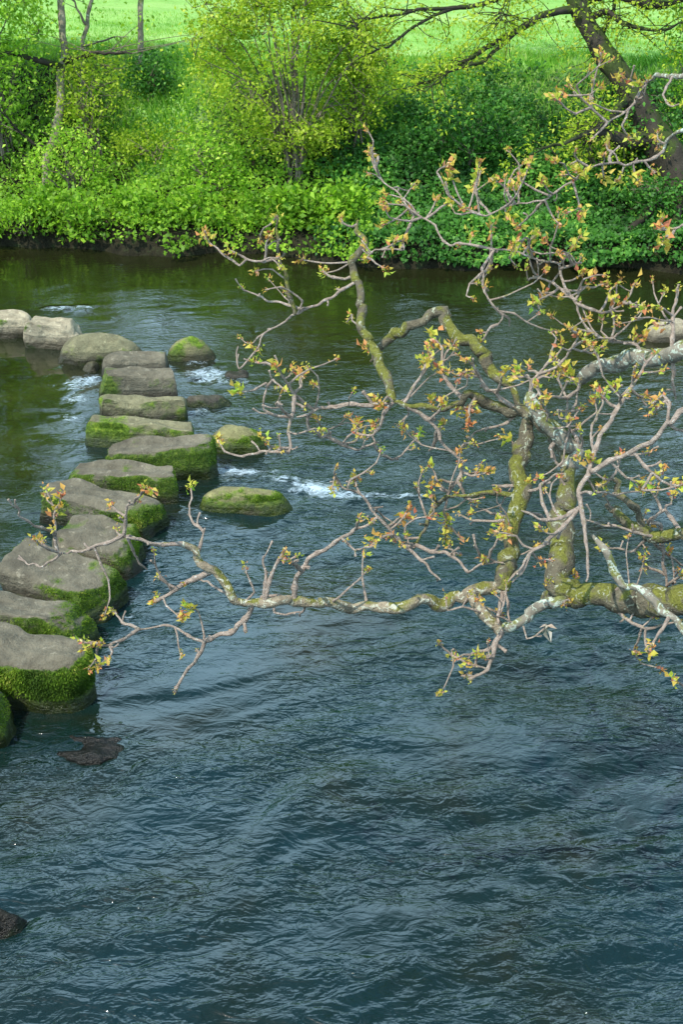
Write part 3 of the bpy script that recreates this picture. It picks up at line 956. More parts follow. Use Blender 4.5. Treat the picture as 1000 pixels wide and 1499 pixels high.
slender('crooked pale trunk rising from the leafy plants at the left', [(65, 285), (70, 232), (84, 180), (90, 110), (92, 40), (88, -40)], 14, 9, M['bark_pale'], 0, 50, 1,
        limbs=[([(86, 85), (50, 84), (0, 71), (-60, 64)], 11), ([(89, 84), (130, 78), (165, 74), (200, 70)], 9), ([(75, 225), (40, 200), (10, 150)], 7)], rx=1.0, limbm=M['bark_dark'],
        extra_top=[(0.1, 0.1, 1.2), (0.2, 0.1, 2.6)])
slender('thin straight grey trunk standing at the edge of the bright field', [(205, 108), (204, 60), (206, 0), (205, -60)], 9, 6, M['bark_pale'], 0, 26, 2, rx=0.9, hz=(0.45, 1), extra_top=[(0.05, 0.1, 1.4), (0.1, 0.1, 2.8)])
slender('thinnest forked trunk leaning against the bright field beside the crooked one', [(118, 160), (120, 80), (128, 30), (135, -30)], 7, 5, M['bark_pale'], 0, 26, 3, rx=0.7, hz=(0.45, 1),
        limbs=[([(121, 70), (140, 62), (175, 50), (195, 48)], 4), ([(127, 40), (113, 10), (108, -30)], 5)], extra_top=[(0.05, 0.1, 1.4), (0.1, 0.1, 2.6)])

# tall trees standing just above the picture's top on the left: they shade the pool and are mirrored in it
for i, (x, y, h, lab) in enumerate([(-7.0, 18.2, 8.0, 'tall leafy tree at the left edge whose crown darkens the pool'), (-8.8, 17.6, 8.5, 'tall leafy tree outside the left edge of the picture')]):
    z = float(ground(x, y))
    rng = np.random.default_rng(500 + i)
    root = empty('broadleaf_tree', (x, y, z))
    tag(root, lab, 'tree', 'broadleaf trees above the left bank')
    g = Geo()
    Pt, tt = resample([(x, y, z - .1), (x + .1, y, z + h * .35), (x - .05, y + .1, z + h * .7), (x, y, z + h * .95)], 0.2)
    tube(g, Pt, 0.14 * (1 - 0.85 * tt), 10, knob=0.12)
    g.build('trunk', M['bark_far'], root)
    gl, gs = Geo(), Geo()
    for k in range(330):
        zz = rng.uniform(0.22, 1.0)
        r = 2.0 * math.sqrt(max(0.02, math.sin(math.pi * min(1, zz * 0.88)))) * math.sqrt(rng.random())
        an = rng.uniform(0, 2 * math.pi)
        c = np.array([x + r * math.cos(an), y + r * math.sin(an), z + h * zz])
        if float(vn(c[0] * 0.9, c[1] * 0.9, c[2] * 0.9, 600 + i)) < -0.3:
            continue
        j = int(np.clip((zz - 0.12) * len(Pt), 0, len(Pt) - 1))
        tw, t2 = resample([Pt[j], (Pt[j] + c) / 2 + rng.normal(size=3) * 0.1, c], 0.2)
        tube(gs, tw, 0.018 * (1 - 0.8 * t2), 4)
        nl = 42
        leaves(gl, c + rng.normal(size=(nl, 3)) * np.array([.28, .28, .18]), 0.10 * rng.uniform(0.6, 1.3, nl), tint=np.clip(rng.normal(0.5, 0.22, nl), 0, 1), rng=rng)
    cr = gl.build('crown', M['leaf_mid'], root)
    gs.build('branches', M['bark_far'], cr)

# leaning old tree on the right of the far bank
def old_tree():
    b = pos(1000, 285)
    D = np.dot(b - CAMP, FWD)
    b = at_depth(1000, 285, D)
    root = empty('leaning_tree', tuple(b))
    tag(root, 'old dark leaning tree on the right of the far bank with spreading bare limbs', 'tree')
    P3 = [b + np.array([0.05, 0, -0.25]), at_depth(988, 250, D), at_depth(955, 190, D), at_depth(915, 120, D), at_depth(872, 60, D), at_depth(846, 5, D), at_depth(832, -60, D),
          at_depth(830, -60, D) + np.array([-0.05, 0, 1.2]), at_depth(830, -60, D) + np.array([0.1, 0.2, 3.2])]
    g = Geo()
    Pt, tt = resample(P3, 0.06)
    w = np.interp(tt, [0, 0.1, 0.25, 0.5, 0.75, 1], [110, 62, 38, 31, 27, 8])
    tube(g, Pt, w / 2 * D / F, 16, knob=0.22, seed=4)
    trunk = g.build('trunk', M['bark_dark'], root)
    # roots
    for e in ((-0.75, -0.55), (-0.3, -0.9), (0.5, -0.7)):
        gg = Geo()
        q = b + np.array([e[0], e[1], 0])
        q[2] = float(ground(q[0], q[1])) + 0.02
        Rp, rt = resample([b + np.array([0, 0, 0.12]), (b + q) / 2 + np.array([0, 0, 0.1]), q, q + np.array([e[0] * .3, e[1] * .3, -0.2])], 0.05)
        tube(gg, Rp, 0.075 * (1 - 0.7 * rt) + 0.012, 8, knob=0.25, seed=9)
        gg.build('root', M['bark_dark'], root)
    limbs = [
        ([(848, 12), (800, 22), (740, 52), (690, 85), (640, 112), (600, 130)], 13, -0.9),
        ([(740, 52), (720, 80), (690, 95), (655, 110), (625, 133)], 7, -0.8),
        ([(846, 0), (790, -18), (700, 5), (640, 22), (580, 60), (545, 78)], 10, -1.0),
        ([(640, 22), (590, 18), (540, 30), (505, 40)], 6, -1.2),
        ([(735, -10), (733, 15), (742, 38)], 5, -0.6),
        ([(862, 30), (890, 18), (920, 38), (960, 45), (1010, 30)], 11, -0.4),
        ([(925, 135), (905, 160), (880, 185), (840, 205), (800, 215)], 15, -0.7),
        ([(960, 200), (920, 205), (880, 198), (855, 210)], 28, -0.3),
        ([(850, 0), (900, -10), (960, 8), (1000, 0), (1060, -30)], 22, -0.2),
        ([(905, 100), (880, 60), (900, 10), (905, -40)], 10, 0.2),
    ]
    rng = np.random.default_rng(808)
    tips, gsub = [], []
    pool_pts = [Pt]
    for lp, lw, dy in limbs:
        q = np.array([at_depth(px, py, D) for px, py in lp])
        A = np.concatenate(pool_pts)
        j = np.argmin(((A - q[0]) ** 2).sum(1))
        q0 = q[0].copy()
        q[0] = A[j]
        off = q[0] - q0
        n = len(q)
        for k in range(1, n):
            # move along the line of sight so that the limb stays connected and comes towards the river
            r = unit(q[k] - CAMP)
            q[k] = q[k] + r * (dy * k / (n - 1) + off @ r)
        Lp, lt = resample(q, 0.06)
        Lp = Lp + 0.02 * np.stack([vn(lt * 14, k * 5.0, len(tips), 2) for k in range(3)], -1) * np.minimum(1, lt * 5)[:, None]
        g = Geo()
        tube(g, Lp, np.maximum(lw * (1 - 0.8 * lt) / 2 * D / F, 0.006), 8, knob=0.15, seed=lw)
        lo = g.build('limb', M['bark_dark'], root)
        pool_pts.append(Lp)
        gt, gl = Geo(), Geo()
        for k in range(26):
            j = rng.integers(len(Lp) // 6, len(Lp))
            dirv = unit(np.array([rng.normal() - 0.5, rng.normal() * 0.6, rng.normal() * 0.6 - 0.15]))
            e = Lp[j] + dirv * rng.uniform(0.25, 0.7)
            tw, t2 = resample([Lp[j], (Lp[j] + e) / 2 + rng.normal(size=3) * 0.05, e], 0.05)
            tube(gt, tw, 0.008 * (1 - 0.7 * t2), 4)
            for c in (e, tw[len(tw) // 2]):
                nl = 14
                leaves(gl, c + rng.normal(size=(nl, 3)) * 0.07, 0.055 * rng.uniform(0.6, 1.3, nl), tint=np.clip(rng.normal(0.6, 0.2, nl), 0, 1), rng=rng)
        gt.build('twigs', M['bark_dark'], lo)
        gl.build('leaves', M['leaf_yellow'], lo)
    # upper crown out of the frame: shades the slope
    gl, gs = Geo(), Geo()
    c0 = P3[-1] + np.array([-0.4, 0.3, -0.2])
    for k in range(240):
        u = rng.normal(size=3)
        u = unit(u) * rng.random() ** 0.4
        c = c0 + u * np.array([3.6, 2.2, 1.5])
        if float(vn(c[0] * .8, c[1] * .8, c[2] * .8, 650)) < -0.12:
            continue
        j = int(len(Pt) * rng.uniform(0.75, 0.99))
        tw, t2 = resample([Pt[j], (Pt[j] + c) / 2 + rng.normal(size=3) * 0.15, c], 0.2)
        tube(gs, tw, 0.02 * (1 - 0.8 * t2), 4)
        nl = 40
        leaves(gl, c + rng.normal(size=(nl, 3)) * np.array([.3, .3, .18]), 0.09 * rng.uniform(0.6, 1.3, nl), rng=rng)
    cr = gl.build('crown', M['leaf_mid'], root)
    gs.build('branches', M['bark_dark'], cr)


old_tree()

# a rotten trunk lying on the bank at the right edge
a = pos(935, 283)
b = pos(1075, 272)
g = Geo()
Pt, tt = resample([a + np.array([0, 0, .04]), (a + b) / 2 + np.array([0, 0, .12]), b + np.array([0, 0, .1])], 0.05)
tube(g, Pt, 0.05 + 0.1 * np.sin(np.clip(tt * 1.4 + .15, 0, 1.5)), 14, knob=0.3, seed=5)
tag(g.build('fallen_log', M['bark_far']), 'brown fallen log lying on the ivy slope at the right edge', 'log')

# ivy and wild garlic: ground cover of the slope
def scatter_cover(name, label, n, xr, tr, dens, mat, size, hgt, seed, tint=(0.0, 1.0), up=0.6, asp=0.8):
    rng = np.random.default_rng(seed)
    x = rng.uniform(*xr, n)
    t = rng.uniform(*tr, n)
    y = bank_y(x) + t
    keep = (rng.random(n) < dens(x, y, t)) & ((t > -0.08) | (vn(x * 2.3, 1.0, 0, seed + 8) - 1.6 * (-t - 0.08) > 0.02))
    x, y, t = x[keep], y[keep], t[keep]
    mound = np.clip(0.55 + 0.75 * fbm(x * 1.6, y * 1.6, 0, 3, seed), 0, 1.5)
    z = np.maximum(ground(x, y), 0.06) + 0.02 + hgt * mound * rng.uniform(0.35, 1.0, len(x))
    tt = np.clip(0.45 + 0.30 * fbm(x * 2.2, y * 2.2, 0, 2, seed + 4) + rng.normal(0, 0.17, len(x)), 0, 1)
    g = Geo()
    nr = np.array([0, -0.45, 0.9])
    leaves(g, np.stack([x, y, z], -1), size * rng.uniform(0.55, 1.3, len(x)), nrm=nr, up_bias=up, tint=tint[0] + (tint[1] - tint[0]) * tt, rng=rng, asp=asp)
    return tag(g.build(name, mat), label, kind='stuff')


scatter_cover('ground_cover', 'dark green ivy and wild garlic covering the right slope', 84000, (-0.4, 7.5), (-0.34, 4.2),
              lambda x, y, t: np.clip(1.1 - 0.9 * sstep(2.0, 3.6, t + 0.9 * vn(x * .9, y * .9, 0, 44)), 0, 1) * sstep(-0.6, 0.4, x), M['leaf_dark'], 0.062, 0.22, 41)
scatter_cover('undergrowth', 'mixed green weeds covering the left slope between the bushes', 50000, (-8, 0.4), (-0.34, 4.6),
              lambda x, y, t: 0.85 * (1 - 0.8 * np.exp(-((x + 2.7) / 0.7) ** 2) * sstep(1.8, 2.6, t)) * (1 - 0.8 * sstep(3.2, 4.6, t)), M['leaf_mid'], 0.058, 0.22, 42)


def grass_blades(n, seed):
    rng = np.random.default_rng(seed)
    x = rng.uniform(-8, 8, n)
    t = rng.uniform(1.2, 9.5, n) ** 1.0
    y = bank_y(x) + t
    la = lawn_amt(x, y)
    keep = rng.random(n) < la * np.where(t < 5, 1.0, 0.45) + 0.06
    x, y, t, la = x[keep], y[keep], t[keep], la[keep]
    m = len(x)
    C = np.stack([x, y, ground(x, y) - 0.01], -1)
    d = unit(np.stack([rng.normal(size=m) * 0.45, rng.normal(size=m) * 0.45, np.ones(m)], -1))
    g = Geo()
    tt = np.clip(0.5 + 0.3 * fbm(x * 1.5, y * 1.5, 0, 2, 90) + rng.normal(0, 0.18, m), 0, 1)
    leaves(g, C, np.where(t < 5, rng.uniform(0.08, 0.22, m), rng.uniform(0.04, 0.09, m)), nrm=rng.normal(size=(m, 3)), tint=tt, rng=rng, asp=0.13, dirs=d)
    tag(g.build('grass', M['grass']), 'bright green grass of the field edge and the gap', kind='stuff')


grass_blades(110000, 47)

# far wood beyond the field, above the picture's top edge; only its reflection shows
rng = np.random.default_rng(77)
gw = Geo()
for k in range(46):
    x = -46 + 2.0 * k + rng.normal() * 0.5
    y = 35 + rng.normal() * 1.5
    h = float(np.interp(x, [-40, -12.5, -11.2, -10.2, -5, -3, 0, 3, 8, 40], [13, 15, 14, 4.5, 4.5, 7.5, 10, 12, 13, 13])) * rng.uniform(0.85, 1.12)
    z = float(ground(x, y))
    tube(gw, resample([(x, y, z - .2), (x + .2, y, z + h * .4), (x, y, z + h * .9)], 1.0)[0], 0.2, 6, mi=1)
    for j in range(int(h * 4.5)):
        c = np.array([x + rng.normal() * 1.1, y + rng.normal() * 1.2, z + rng.uniform(0.3, h)])
        leaves(gw, c + rng.normal(size=(30, 3)) * 0.5, 0.42 * rng.uniform(0.6, 1.3, 30), rng=rng)
tag(gw.build('far_wood', [M['leaf_dark'], M['bark_far']]), 'distant wood beyond the bright field', kind='stuff')

# ------------------------------------------------------------------ the overhanging tree on the near bank
def overhanging_tree():
    rng = np.random.default_rng(2024)
    tb = np.array([3.05, 2.55, 0.0])
    tb[2] = float(ground(tb[0], tb[1])) - 0.15
    root = empty('overhanging_tree', tuple(tb))
    tag(root, 'lichen-spotted tree on the near bank whose budding branches reach in over the river', 'tree')
    g = Geo()
    TP, tt = resample([tb, tb + np.array([-0.05, 0.1, 0.9]), tb + np.array([-0.22, 0.25, 1.9]), tb + np.array([-0.3, 0.4, 3.0]), tb + np.array([-0.2, 0.5, 4.3]), tb + np.array([0.2, 0.5, 6.2])], 0.06)
    tube(g, TP, 0.24 * (1 - 0.75 * tt) + 0.1 * np.exp(-tt * 14), 18, knob=0.14, seed=3)
    g.build('trunk', M['bark_moss'], root)
    SK = {'T': TP}          # skeleton points of every branch, to hang the next one on
    CL = []                 # (point, direction, size, parent object)
    nbud = [0]

    def dpt(P):
        return (P - CAMP) @ FWD

    def pxy(P):
        d = dpt(P)
        return np.stack([500 + F * (P[:, 0]) / d, 749.5 - F * ((P - CAMP) @ UP) / d], -1)

    def path(pts, par, d1, d0=None, wig=0.012, key=None, step=0.022, straight=0.35):
        """turn traced points into a 3-D path: it starts on its parent branch and drifts to distance d1"""
        pts = np.asarray(pts, float)
        if d0 is None:
            A = SK[par]
            j = np.argmin(((pxy(A) - pts[0]) ** 2).sum(1))
            start = A[j]
            d0 = float(dpt(start[None])[0])
        else:
            start = at_depth(*pts[0], d0)
        L = np.concatenate([[0], np.cumsum(np.linalg.norm(np.diff(pts, axis=0), axis=1))])
        dd = d0 + (d1 - d0) * L / L[-1]
        P = np.array([at_depth(px, py, d) for (px, py), d in zip(pts, dd)])
        P[0] = start
        Q, t = resample(P, step, straight)
        s = rng.random() * 50
        e = np.minimum(1, np.linalg.norm(Q - Q[0], axis=1) / 0.15)[:, None]
        arc = np.concatenate([[0], np.cumsum(np.linalg.norm(np.diff(Q, axis=0), axis=1))])
        Q = Q + wig * e * np.stack([vn(arc * 9, k * 7.0, s, 11) + 0.55 * vn(arc * 25, k * 7.0, s, 12) for k in range(3)], -1)
        if key:
            SK[key] = Q
        return Q, t

    def limb(key, pts, par, w0, w1, d1, mat='bark_moss', d0=None, wig=0.026):
        Q, t = path(pts, par, d1, d0, wig, key, 0.018)
        dm = dpt(Q)
        tip = 1 - 0.55 * sstep(0.9, 1.0, t) * (key not in ('A', 'B', 'C', 'D', 'D2', 'K'))
        w = np.interp(t, np.linspace(0, 1, len(np.atleast_1d(w0))), np.atleast_1d(w0)) if w1 is None else w0 * (1 - t) + w1 * t
        g = Geo()
        tube(g, Q, np.maximum(0.82 * w * tip / 2 * dm / F, 0.005), 16, knob=0.3, seed=len(SK))
        o = g.build('limb', M[mat], root)
        LB[key] = o
        return o

    LB = {'T': root}
    OWN = {}

    def twig(pts, par, w=7, d1=None, cl=1, key=None, mat='twig', spurs=True, own=None, csize=1.0):
        A = SK[par]
        j = np.argmin(((pxy(A) - np.asarray(pts[0], float)) ** 2).sum(1))
        dstart = float(dpt(A[j][None])[0])
        d1 = dstart + rng.normal() * 0.16 if d1 is None else d1
        Q, t = path(pts, par, d1, None, 0.012, key, 0.012, 0.7)
        arc = np.concatenate([[0], np.cumsum(np.linalg.norm(np.diff(Q, axis=0), axis=1))])
        nodes = np.arange(0.05 + 0.05 * rng.random(), arc[-1], 0.09)
        r = 0.82 * w / 2 * dpt(Q) / F * (1 - 0.58 * t)
        for nd in nodes:
            r = r * (1 + 0.42 * np.exp(-((arc - nd) / 0.009) ** 2))
        r = r * (1 + (0.5 if cl else -0.35) * np.exp(-((arc - arc[-1]) / 0.02) ** 2))
        owner = LB[own or OWN.get(par, par)] if (own or OWN.get(par, par)) in LB else root
        ownk = own or OWN.get(par, par)
        g = Geo()
        tube(g, Q, np.maximum(r, 0.0032), 7, knob=0.12, seed=int(arc[-1] * 1000) % 97)
        # short spurs with closed buds, part of the twig
        if spurs:
            for nd in nodes:
                if rng.random() < 0.55:
                    k = int(np.argmin(np.abs(arc - nd)))
                    T = unit(Q[min(k + 1, len(Q) - 1)] - Q[max(k - 1, 0)])
                    dv = unit(np.cross(T, rng.normal(size=3)) + T * 0.7)
                    ln = rng.uniform(0.012, 0.07)
                    e = Q[k] + dv * ln + np.array([0, 0, ln * 0.3])
                    sp, st = resample([Q[k], (Q[k] + e) / 2 + rng.normal(size=3) * 0.004, e], 0.008)
                    tube(g, sp, np.maximum(r[k] * 0.55 * (1 - 0.3 * st), 0.0026) * (1 + 0.8 * np.exp(-((st - 1) / 0.2) ** 2)), 6)
                    if rng.random() < 0.42 * cl:
                        CL.append((e, dv, rng.uniform(0.45, 0.8) * csize, owner))
        o = g.build('twig', M[mat], owner)
        if key:
            OWN[key] = ownk
        T = unit(Q[-1] - Q[-3])
        if cl:
            CL.append((Q[-1], T, rng.uniform(0.85, 1.2) * csize, owner))
        return o

    def bud(px, py, par, size=1.0):
        """a leaf cluster on a short shoot off the nearest branch"""
        A = SK[par]
        j = np.argmin(((pxy(A) - np.array([px, py])) ** 2).sum(1))
        e = at_depth(px, py, float(dpt(A[j][None])[0]) + rng.normal() * 0.04)
        own = OWN.get(par, par)
        if np.linalg.norm(e - A[j]) > 0.01:
            g = Geo()
            sp, st = resample([A[j], (A[j] + e) / 2 + np.array([0, 0, -0.01]), e], 0.008)
            tube(g, sp, 0.0045 * (1 - 0.3 * st), 6)
            g.build('twig', M['twig'], LB[own])
        CL.append((e, unit(e - A[j] + np.array([0, 0, 0.02])), size, LB[own]))

    # ---- heavy limbs
    limb('A', [(1720, 830), (1400, 815), (1180, 850), (1040, 880), (950, 878), (880, 876), (822, 872), (802, 880)], 'T', None, None, 4.7) if False else None
    limb('A', [(1640, 800), (1400, 820), (1180, 852), (1040, 880), (950, 876), (880, 872), (835, 868), (815, 845), (820, 800), (830, 740), (838, 690), (822, 650), (795, 622), (770, 598)],
         'T', np.array([104, 78, 60, 52, 48, 46, 46, 43, 40, 34, 29, 27, 26, 24]), None, 4.75, 'bark_moss')
    # stub at the bend
    limb('A2', [(845, 868), (815, 872), (796, 880)], 'A', 46, 34, 4.5)
    limb('B', [(772, 600), (768, 650), (764, 700), (760, 755), (748, 815), (735, 862)], 'A', np.array([22, 26, 29, 30, 32, 24]), None, 4.6)
    limb('C', [(735, 862), (690, 864), (640, 882), (590, 890), (540, 887), (480, 876), (430, 876), (385, 886), (345, 876), (318, 848), (292, 824), (264, 803)], 'B',
         np.array([22, 23, 21, 20, 19, 19, 17, 17, 16, 16, 15, 13]), None, 4.35, 'bark_mix')
    limb('D', [(855, 852), (830, 864), (795, 884), (765, 905), (738, 922)], 'A', 24, 18, 4.45, 'bark_lichen')
    limb('D2', [(692, 862), (700, 890), (716, 910), (738, 922)], 'C', 19, 20, 4.5, 'bark_mix')
    limb('E', [(770, 600), (735, 598), (700, 587), (665, 580), (640, 588), (608, 592), (575, 588)], 'A', np.array([20, 20, 17, 13, 11, 10, 10]), None, 4.75)
    limb('G', [(757, 598), (735, 572), (708, 535), (685, 497), (655, 458), (625, 460), (590, 490), (562, 517), (545, 528)], 'A', np.array([12, 15, 22, 22, 20, 19, 17, 12, 8]), None, 5.2)
    limb('H', [(575, 588), (570, 572), (556, 528), (543, 490), (530, 440), (524, 400), (526, 360), (529, 322)], 'E', np.array([14, 18, 17, 16, 15, 14, 12, 8]), None, 5.3)
    limb('J', [(1480, 420), (1250, 470), (1080, 500), (1000, 512), (955, 525), (900, 536), (862, 545), (838, 562)], 'T', np.array([70, 52, 38, 30, 29, 28, 24, 18]), None, 5.2, 'bark_lichen')
    limb('K', [(838, 690), (845, 660), (820, 640), (790, 615), (774, 592), (776, 575)], 'A', np.array([22, 26, 27, 26, 22, 14]), None, 4.55, 'bark_lichen')
    limb('N', [(1500, 960), (1250, 880), (1100, 830), (1000, 800), (945, 777), (905, 755), (880, 736)], 'T', np.array([46, 36, 28, 22, 20, 19, 16]), None, 4.4)
    limb('N2', [(948, 777), (930, 745), (908, 725), (898, 706), (885, 700)], 'N', np.array([12, 13, 13, 12, 8]), None, 4.25)
    limb('O', [(1450, 1080), (1200, 1000), (1060, 950), (995, 920), (955, 885), (918, 850), (890, 815), (868, 785)], 'T', np.array([34, 28, 20, 15, 14, 13, 13, 10]), None, 4.1, 'bark_lichen')
    limb('Q', [(1450, 430), (1180, 500), (1060, 560), (1000, 598), (970, 626), (920, 660), (880, 685), (855, 700)], 'T', np.array([30, 22, 15, 11, 11, 10, 10, 9]), None, 4.1, 'twig')
    limb('U', [(1440, 250), (1220, 190), (1080, 190), (1000, 198), (972, 221)], 'T', np.array([44, 28, 14, 9, 8]), None, 4.7, 'bark_lichen')
    limb('V', [(1430, 120), (1200, 80), (1080, 85), (990, 108), (940, 122)], 'T', np.array([40, 26, 13, 8, 7]), None, 4.9, 'bark_lichen')

    # ---- twigs: left end of the long branch
    t = twig
    t([(264, 803), (232, 796), (205, 791), (176, 786)], 'C', 9, key='c1', cl=0)
    t([(178, 786), (150, 800), (118, 808), (84, 811)], 'c1', 8, key='c2', cl=0)
    t([(178, 786), (183, 760), (186, 742), (205, 727)], 'c1', 7, csize=0.6, key='c3')
    t([(183, 758), (172, 749), (160, 738)], 'c3', 6, csize=0.8)
    t([(84, 811), (80, 785), (76, 760), (79, 742)], 'c2', 7, key='c4')
    t([(78, 778), (58, 770), (42, 764), (30, 752), (26, 734)], 'c4', 6, cl=0)
    t([(84, 811), (68, 801), (52, 788)], 'c2', 6)
    t([(88, 812), (68, 826), (46, 826), (28, 814)], 'c2', 5, cl=0)
    t([(182, 796), (198, 815), (216, 832)], 'c1', 6, cl=0)
    t([(288, 812), (295, 790), (300, 772)], 'C', 7, key='c5', cl=0, spurs=False)
    t([(298, 780), (285, 766), (276, 748), (281, 712)], 'c5', 6)
    t([(312, 838), (292, 845), (272, 849), (258, 860), (250, 868), (230, 880)], 'C', 12, key='c6', csize=0.8)
    t([(250, 868), (238, 845), (228, 822), (225, 806)], 'c6', 5, csize=0.8)
    t([(352, 880), (330, 868), (308, 858), (280, 848)], 'C', 6, cl=0)
    t([(378, 884), (362, 902), (344, 920), (318, 930), (298, 938), (285, 965), (268, 990), (250, 1014)], 'C', 11, key='c7', csize=0.5)
    t([(296, 938), (270, 930), (238, 918), (202, 922)], 'c7', 6, key='c8', cl=0)
    t([(202, 922), (184, 912), (174, 902), (163, 894)], 'c8', 6, csize=0.7)
    t([(202, 922), (180, 936), (160, 944), (134, 943)], 'c8', 7, key='c9', csize=1.1)
    t([(163, 943), (164, 955), (160, 968)], 'c9', 5)
    t([(252, 922), (260, 942), (266, 962)], 'c8', 4, csize=0.5)
    t([(222, 950), (212, 945), (211, 958), (228, 968)], 'c8', 4, cl=0) if False else None
    t([(385, 884), (388, 850), (384, 812)], 'C', 8, cl=0, csize=0.5)
    t([(388, 880), (398, 846), (410, 822), (418, 808)], 'C', 9, csize=0.6)
    t([(360, 880), (372, 868), (360, 840), (357, 828)], 'C', 5, csize=0.7)
    t([(432, 876), (430, 858), (433, 840), (450, 826), (480, 812), (500, 795), (525, 772), (548, 762)], 'C', 11, key='c10', csize=0.6)
    t([(520, 778), (526, 765), (528, 758)], 'c10', 6, csize=0.6)
    t([(505, 795), (522, 806), (548, 802)], 'c10', 5, csize=0.6)
    t([(440, 836), (424, 822), (414, 818)], 'c10', 8, csize=0.8)
    t([(425, 876), (405, 872), (385, 874), (375, 888)], 'C', 7, cl=0)
    t([(395, 884), (402, 896), (420, 900), (442, 898)], 'C', 6, cl=0)
    t([(440, 870), (443, 885), (441, 902)], 'C', 6, cl=0)
    # below the mossy upright
    t([(738, 866), (733, 890), (731, 915)], 'B', 9, cl=0, spurs=False)
    t([(742, 852), (743, 880), (744, 912)], 'B', 7, cl=0, spurs=False)
    t([(737, 922), (728, 938), (726, 958), (718, 985), (692, 999)], 'D', 11, key='d1', csize=0.5)
    t([(738, 938), (718, 950), (700, 957), (694, 975), (678, 968), (662, 960)], 'd1', 7, csize=0.8, key='d3')
    t([(727, 962), (715, 962), (706, 958)], 'd1', 6, csize=0.8)
    t([(700, 994), (692, 990), (684, 990)], 'd1', 6, csize=0.7)
    t([(762, 908), (772, 934), (785, 930), (800, 918)], 'D', 4, cl=0, key='d2')
    # lower right
    t([(862, 858), (885, 880), (905, 898), (925, 915), (942, 922), (946, 940), (953, 950)], 'A', 8, key='a1')
    t([(975, 908), (968, 926), (955, 945)], 'O', 8, csize=0.7)
    t([(1075, 1040), (1030, 1018), (985, 1003)], 'O', 8, csize=0.7)
    t([(1000, 738), (975, 748), (952, 763)], 'N', 9, cl=0, key='n1')
    t([(952, 763), (968, 768), (974, 790), (971, 825), (978, 852), (983, 880)], 'n1', 8, key='n2')
    t([(983, 858), (992, 846), (1000, 838)], 'n2', 6)
    t([(890, 800), (910, 806), (932, 804), (952, 797)], 'N', 5, csize=0.8) if False else None
    t([(945, 800), (925, 806), (900, 806), (888, 800)], 'N', 5, csize=0.8)
    t([(960, 786), (925, 778), (890, 766), (862, 758)], 'N', 7, cl=0)
    t([(940, 778), (965, 800), (990, 818), (1015, 835)], 'N', 7)
    # fan at the junction left of the long whitish twig
    t([(855, 700), (846, 718), (848, 738), (830, 752), (805, 762), (785, 760), (762, 747)], 'Q', 10, key='q1', cl=0)
    t([(848, 736), (854, 770), (857, 800), (858, 852)], 'q1', 9, cl=0)
    t([(845, 742), (822, 775), (795, 800), (770, 820), (745, 850)], 'q1', 9, key='q2', cl=0)
    t([(782, 815), (765, 835), (748, 858)], 'q2', 8, cl=0)
    t([(782, 812), (790, 822), (795, 828)], 'q2', 5, csize=0.7)
    t([(805, 762), (794, 735), (792, 712), (808, 698), (828, 692)], 'q1', 7, cl=0)
    t([(792, 712), (778, 716), (765, 720)], 'q1', 6) if False else None
    t([(862, 695), (872, 660), (882, 635), (905, 598), (922, 570), (938, 545), (958, 518)], 'Q', 10, key='q3', csize=0.7)
    t([(912, 590), (904, 578), (898, 565)], 'q3', 6, csize=1.0)
    t([(924, 570), (935, 580), (945, 582)], 'q3', 6, csize=0.8)
    t([(938, 546), (950, 545), (970, 543)], 'q3', 5, csize=0.8)
    t([(870, 662), (866, 640), (880, 605), (884, 575)], 'q3', 6, csize=1.1)
    t([(858, 664), (845, 640), (835, 618), (831, 585)], 'K', 8, key='k1', cl=0)
    t([(831, 585), (812, 578), (798, 577)], 'k1', 6, cl=0)
    t([(831, 583), (846, 570), (848, 552)], 'k1', 8, cl=0)
    t([(860, 664), (854, 645), (850, 628)], 'K', 7, cl=1, csize=0.6)
    t([(842, 612), (845, 590), (848, 560)], 'k1', 6, cl=0)
    t([(775, 580), (780, 555), (798, 535), (815, 521)], 'K', 7, key='k2', csize=0.6)
    t([(785, 562), (792, 575), (800, 580)], 'k2', 6)
    t([(797, 552), (815, 538), (832, 525), (845, 500), (842, 490)], 'k2', 6, key='k3', csize=1.1)
    t([(845, 518), (870, 517), (885, 513)], 'k3', 5, csize=0.9)
    t([(812, 572), (818, 556), (822, 548)], 'k1', 5)
    t([(815, 642), (806, 655), (812, 672), (826, 684), (845, 686)], 'K', 8, cl=0)
    t([(880, 685), (905, 672), (930, 665), (950, 662)], 'Q', 5, csize=0.9)
    t([(925, 660), (940, 678), (955, 692), (966, 704), (1000, 708)], 'Q', 7, key='q4')
    t([(955, 692), (948, 705), (944, 716), (970, 716), (998, 710)], 'q4', 6)
    t([(895, 680), (918, 700), (942, 716)], 'Q', 6)
    t([(862, 705), (875, 722), (905, 722), (940, 718)], 'q1', 5, cl=0)
    t([(978, 620), (990, 628), (1010, 632)], 'Q', 8, cl=0)
    t([(978, 618), (980, 590), (968, 578), (955, 592)], 'Q', 7, key='q5')
    t([(985, 512), (985, 470), (989, 420)], 'J', 9, csize=0.5, key='j1')
    t([(984, 515), (986, 550), (985, 585)], 'J', 9, cl=0)
    t([(986, 462), (975, 455), (965, 450)], 'j1', 6, csize=0.7)
    t([(940, 528), (932, 505), (900, 500), (870, 490), (850, 470), (845, 442)], 'J', 7, key='j2', cl=0)
    t([(846, 446), (868, 452), (886, 455), (905, 447), (918, 440)], 'j2', 7, key='j3')
    t([(918, 440), (925, 430), (932, 415)], 'j3', 5, csize=1.1)
    t([(918, 441), (932, 448), (945, 452)], 'j3', 5)
    t([(845, 444), (832, 425), (826, 405), (818, 387), (790, 382), (765, 372), (720, 364)], 'j2', 6, key='j4', cl=0)
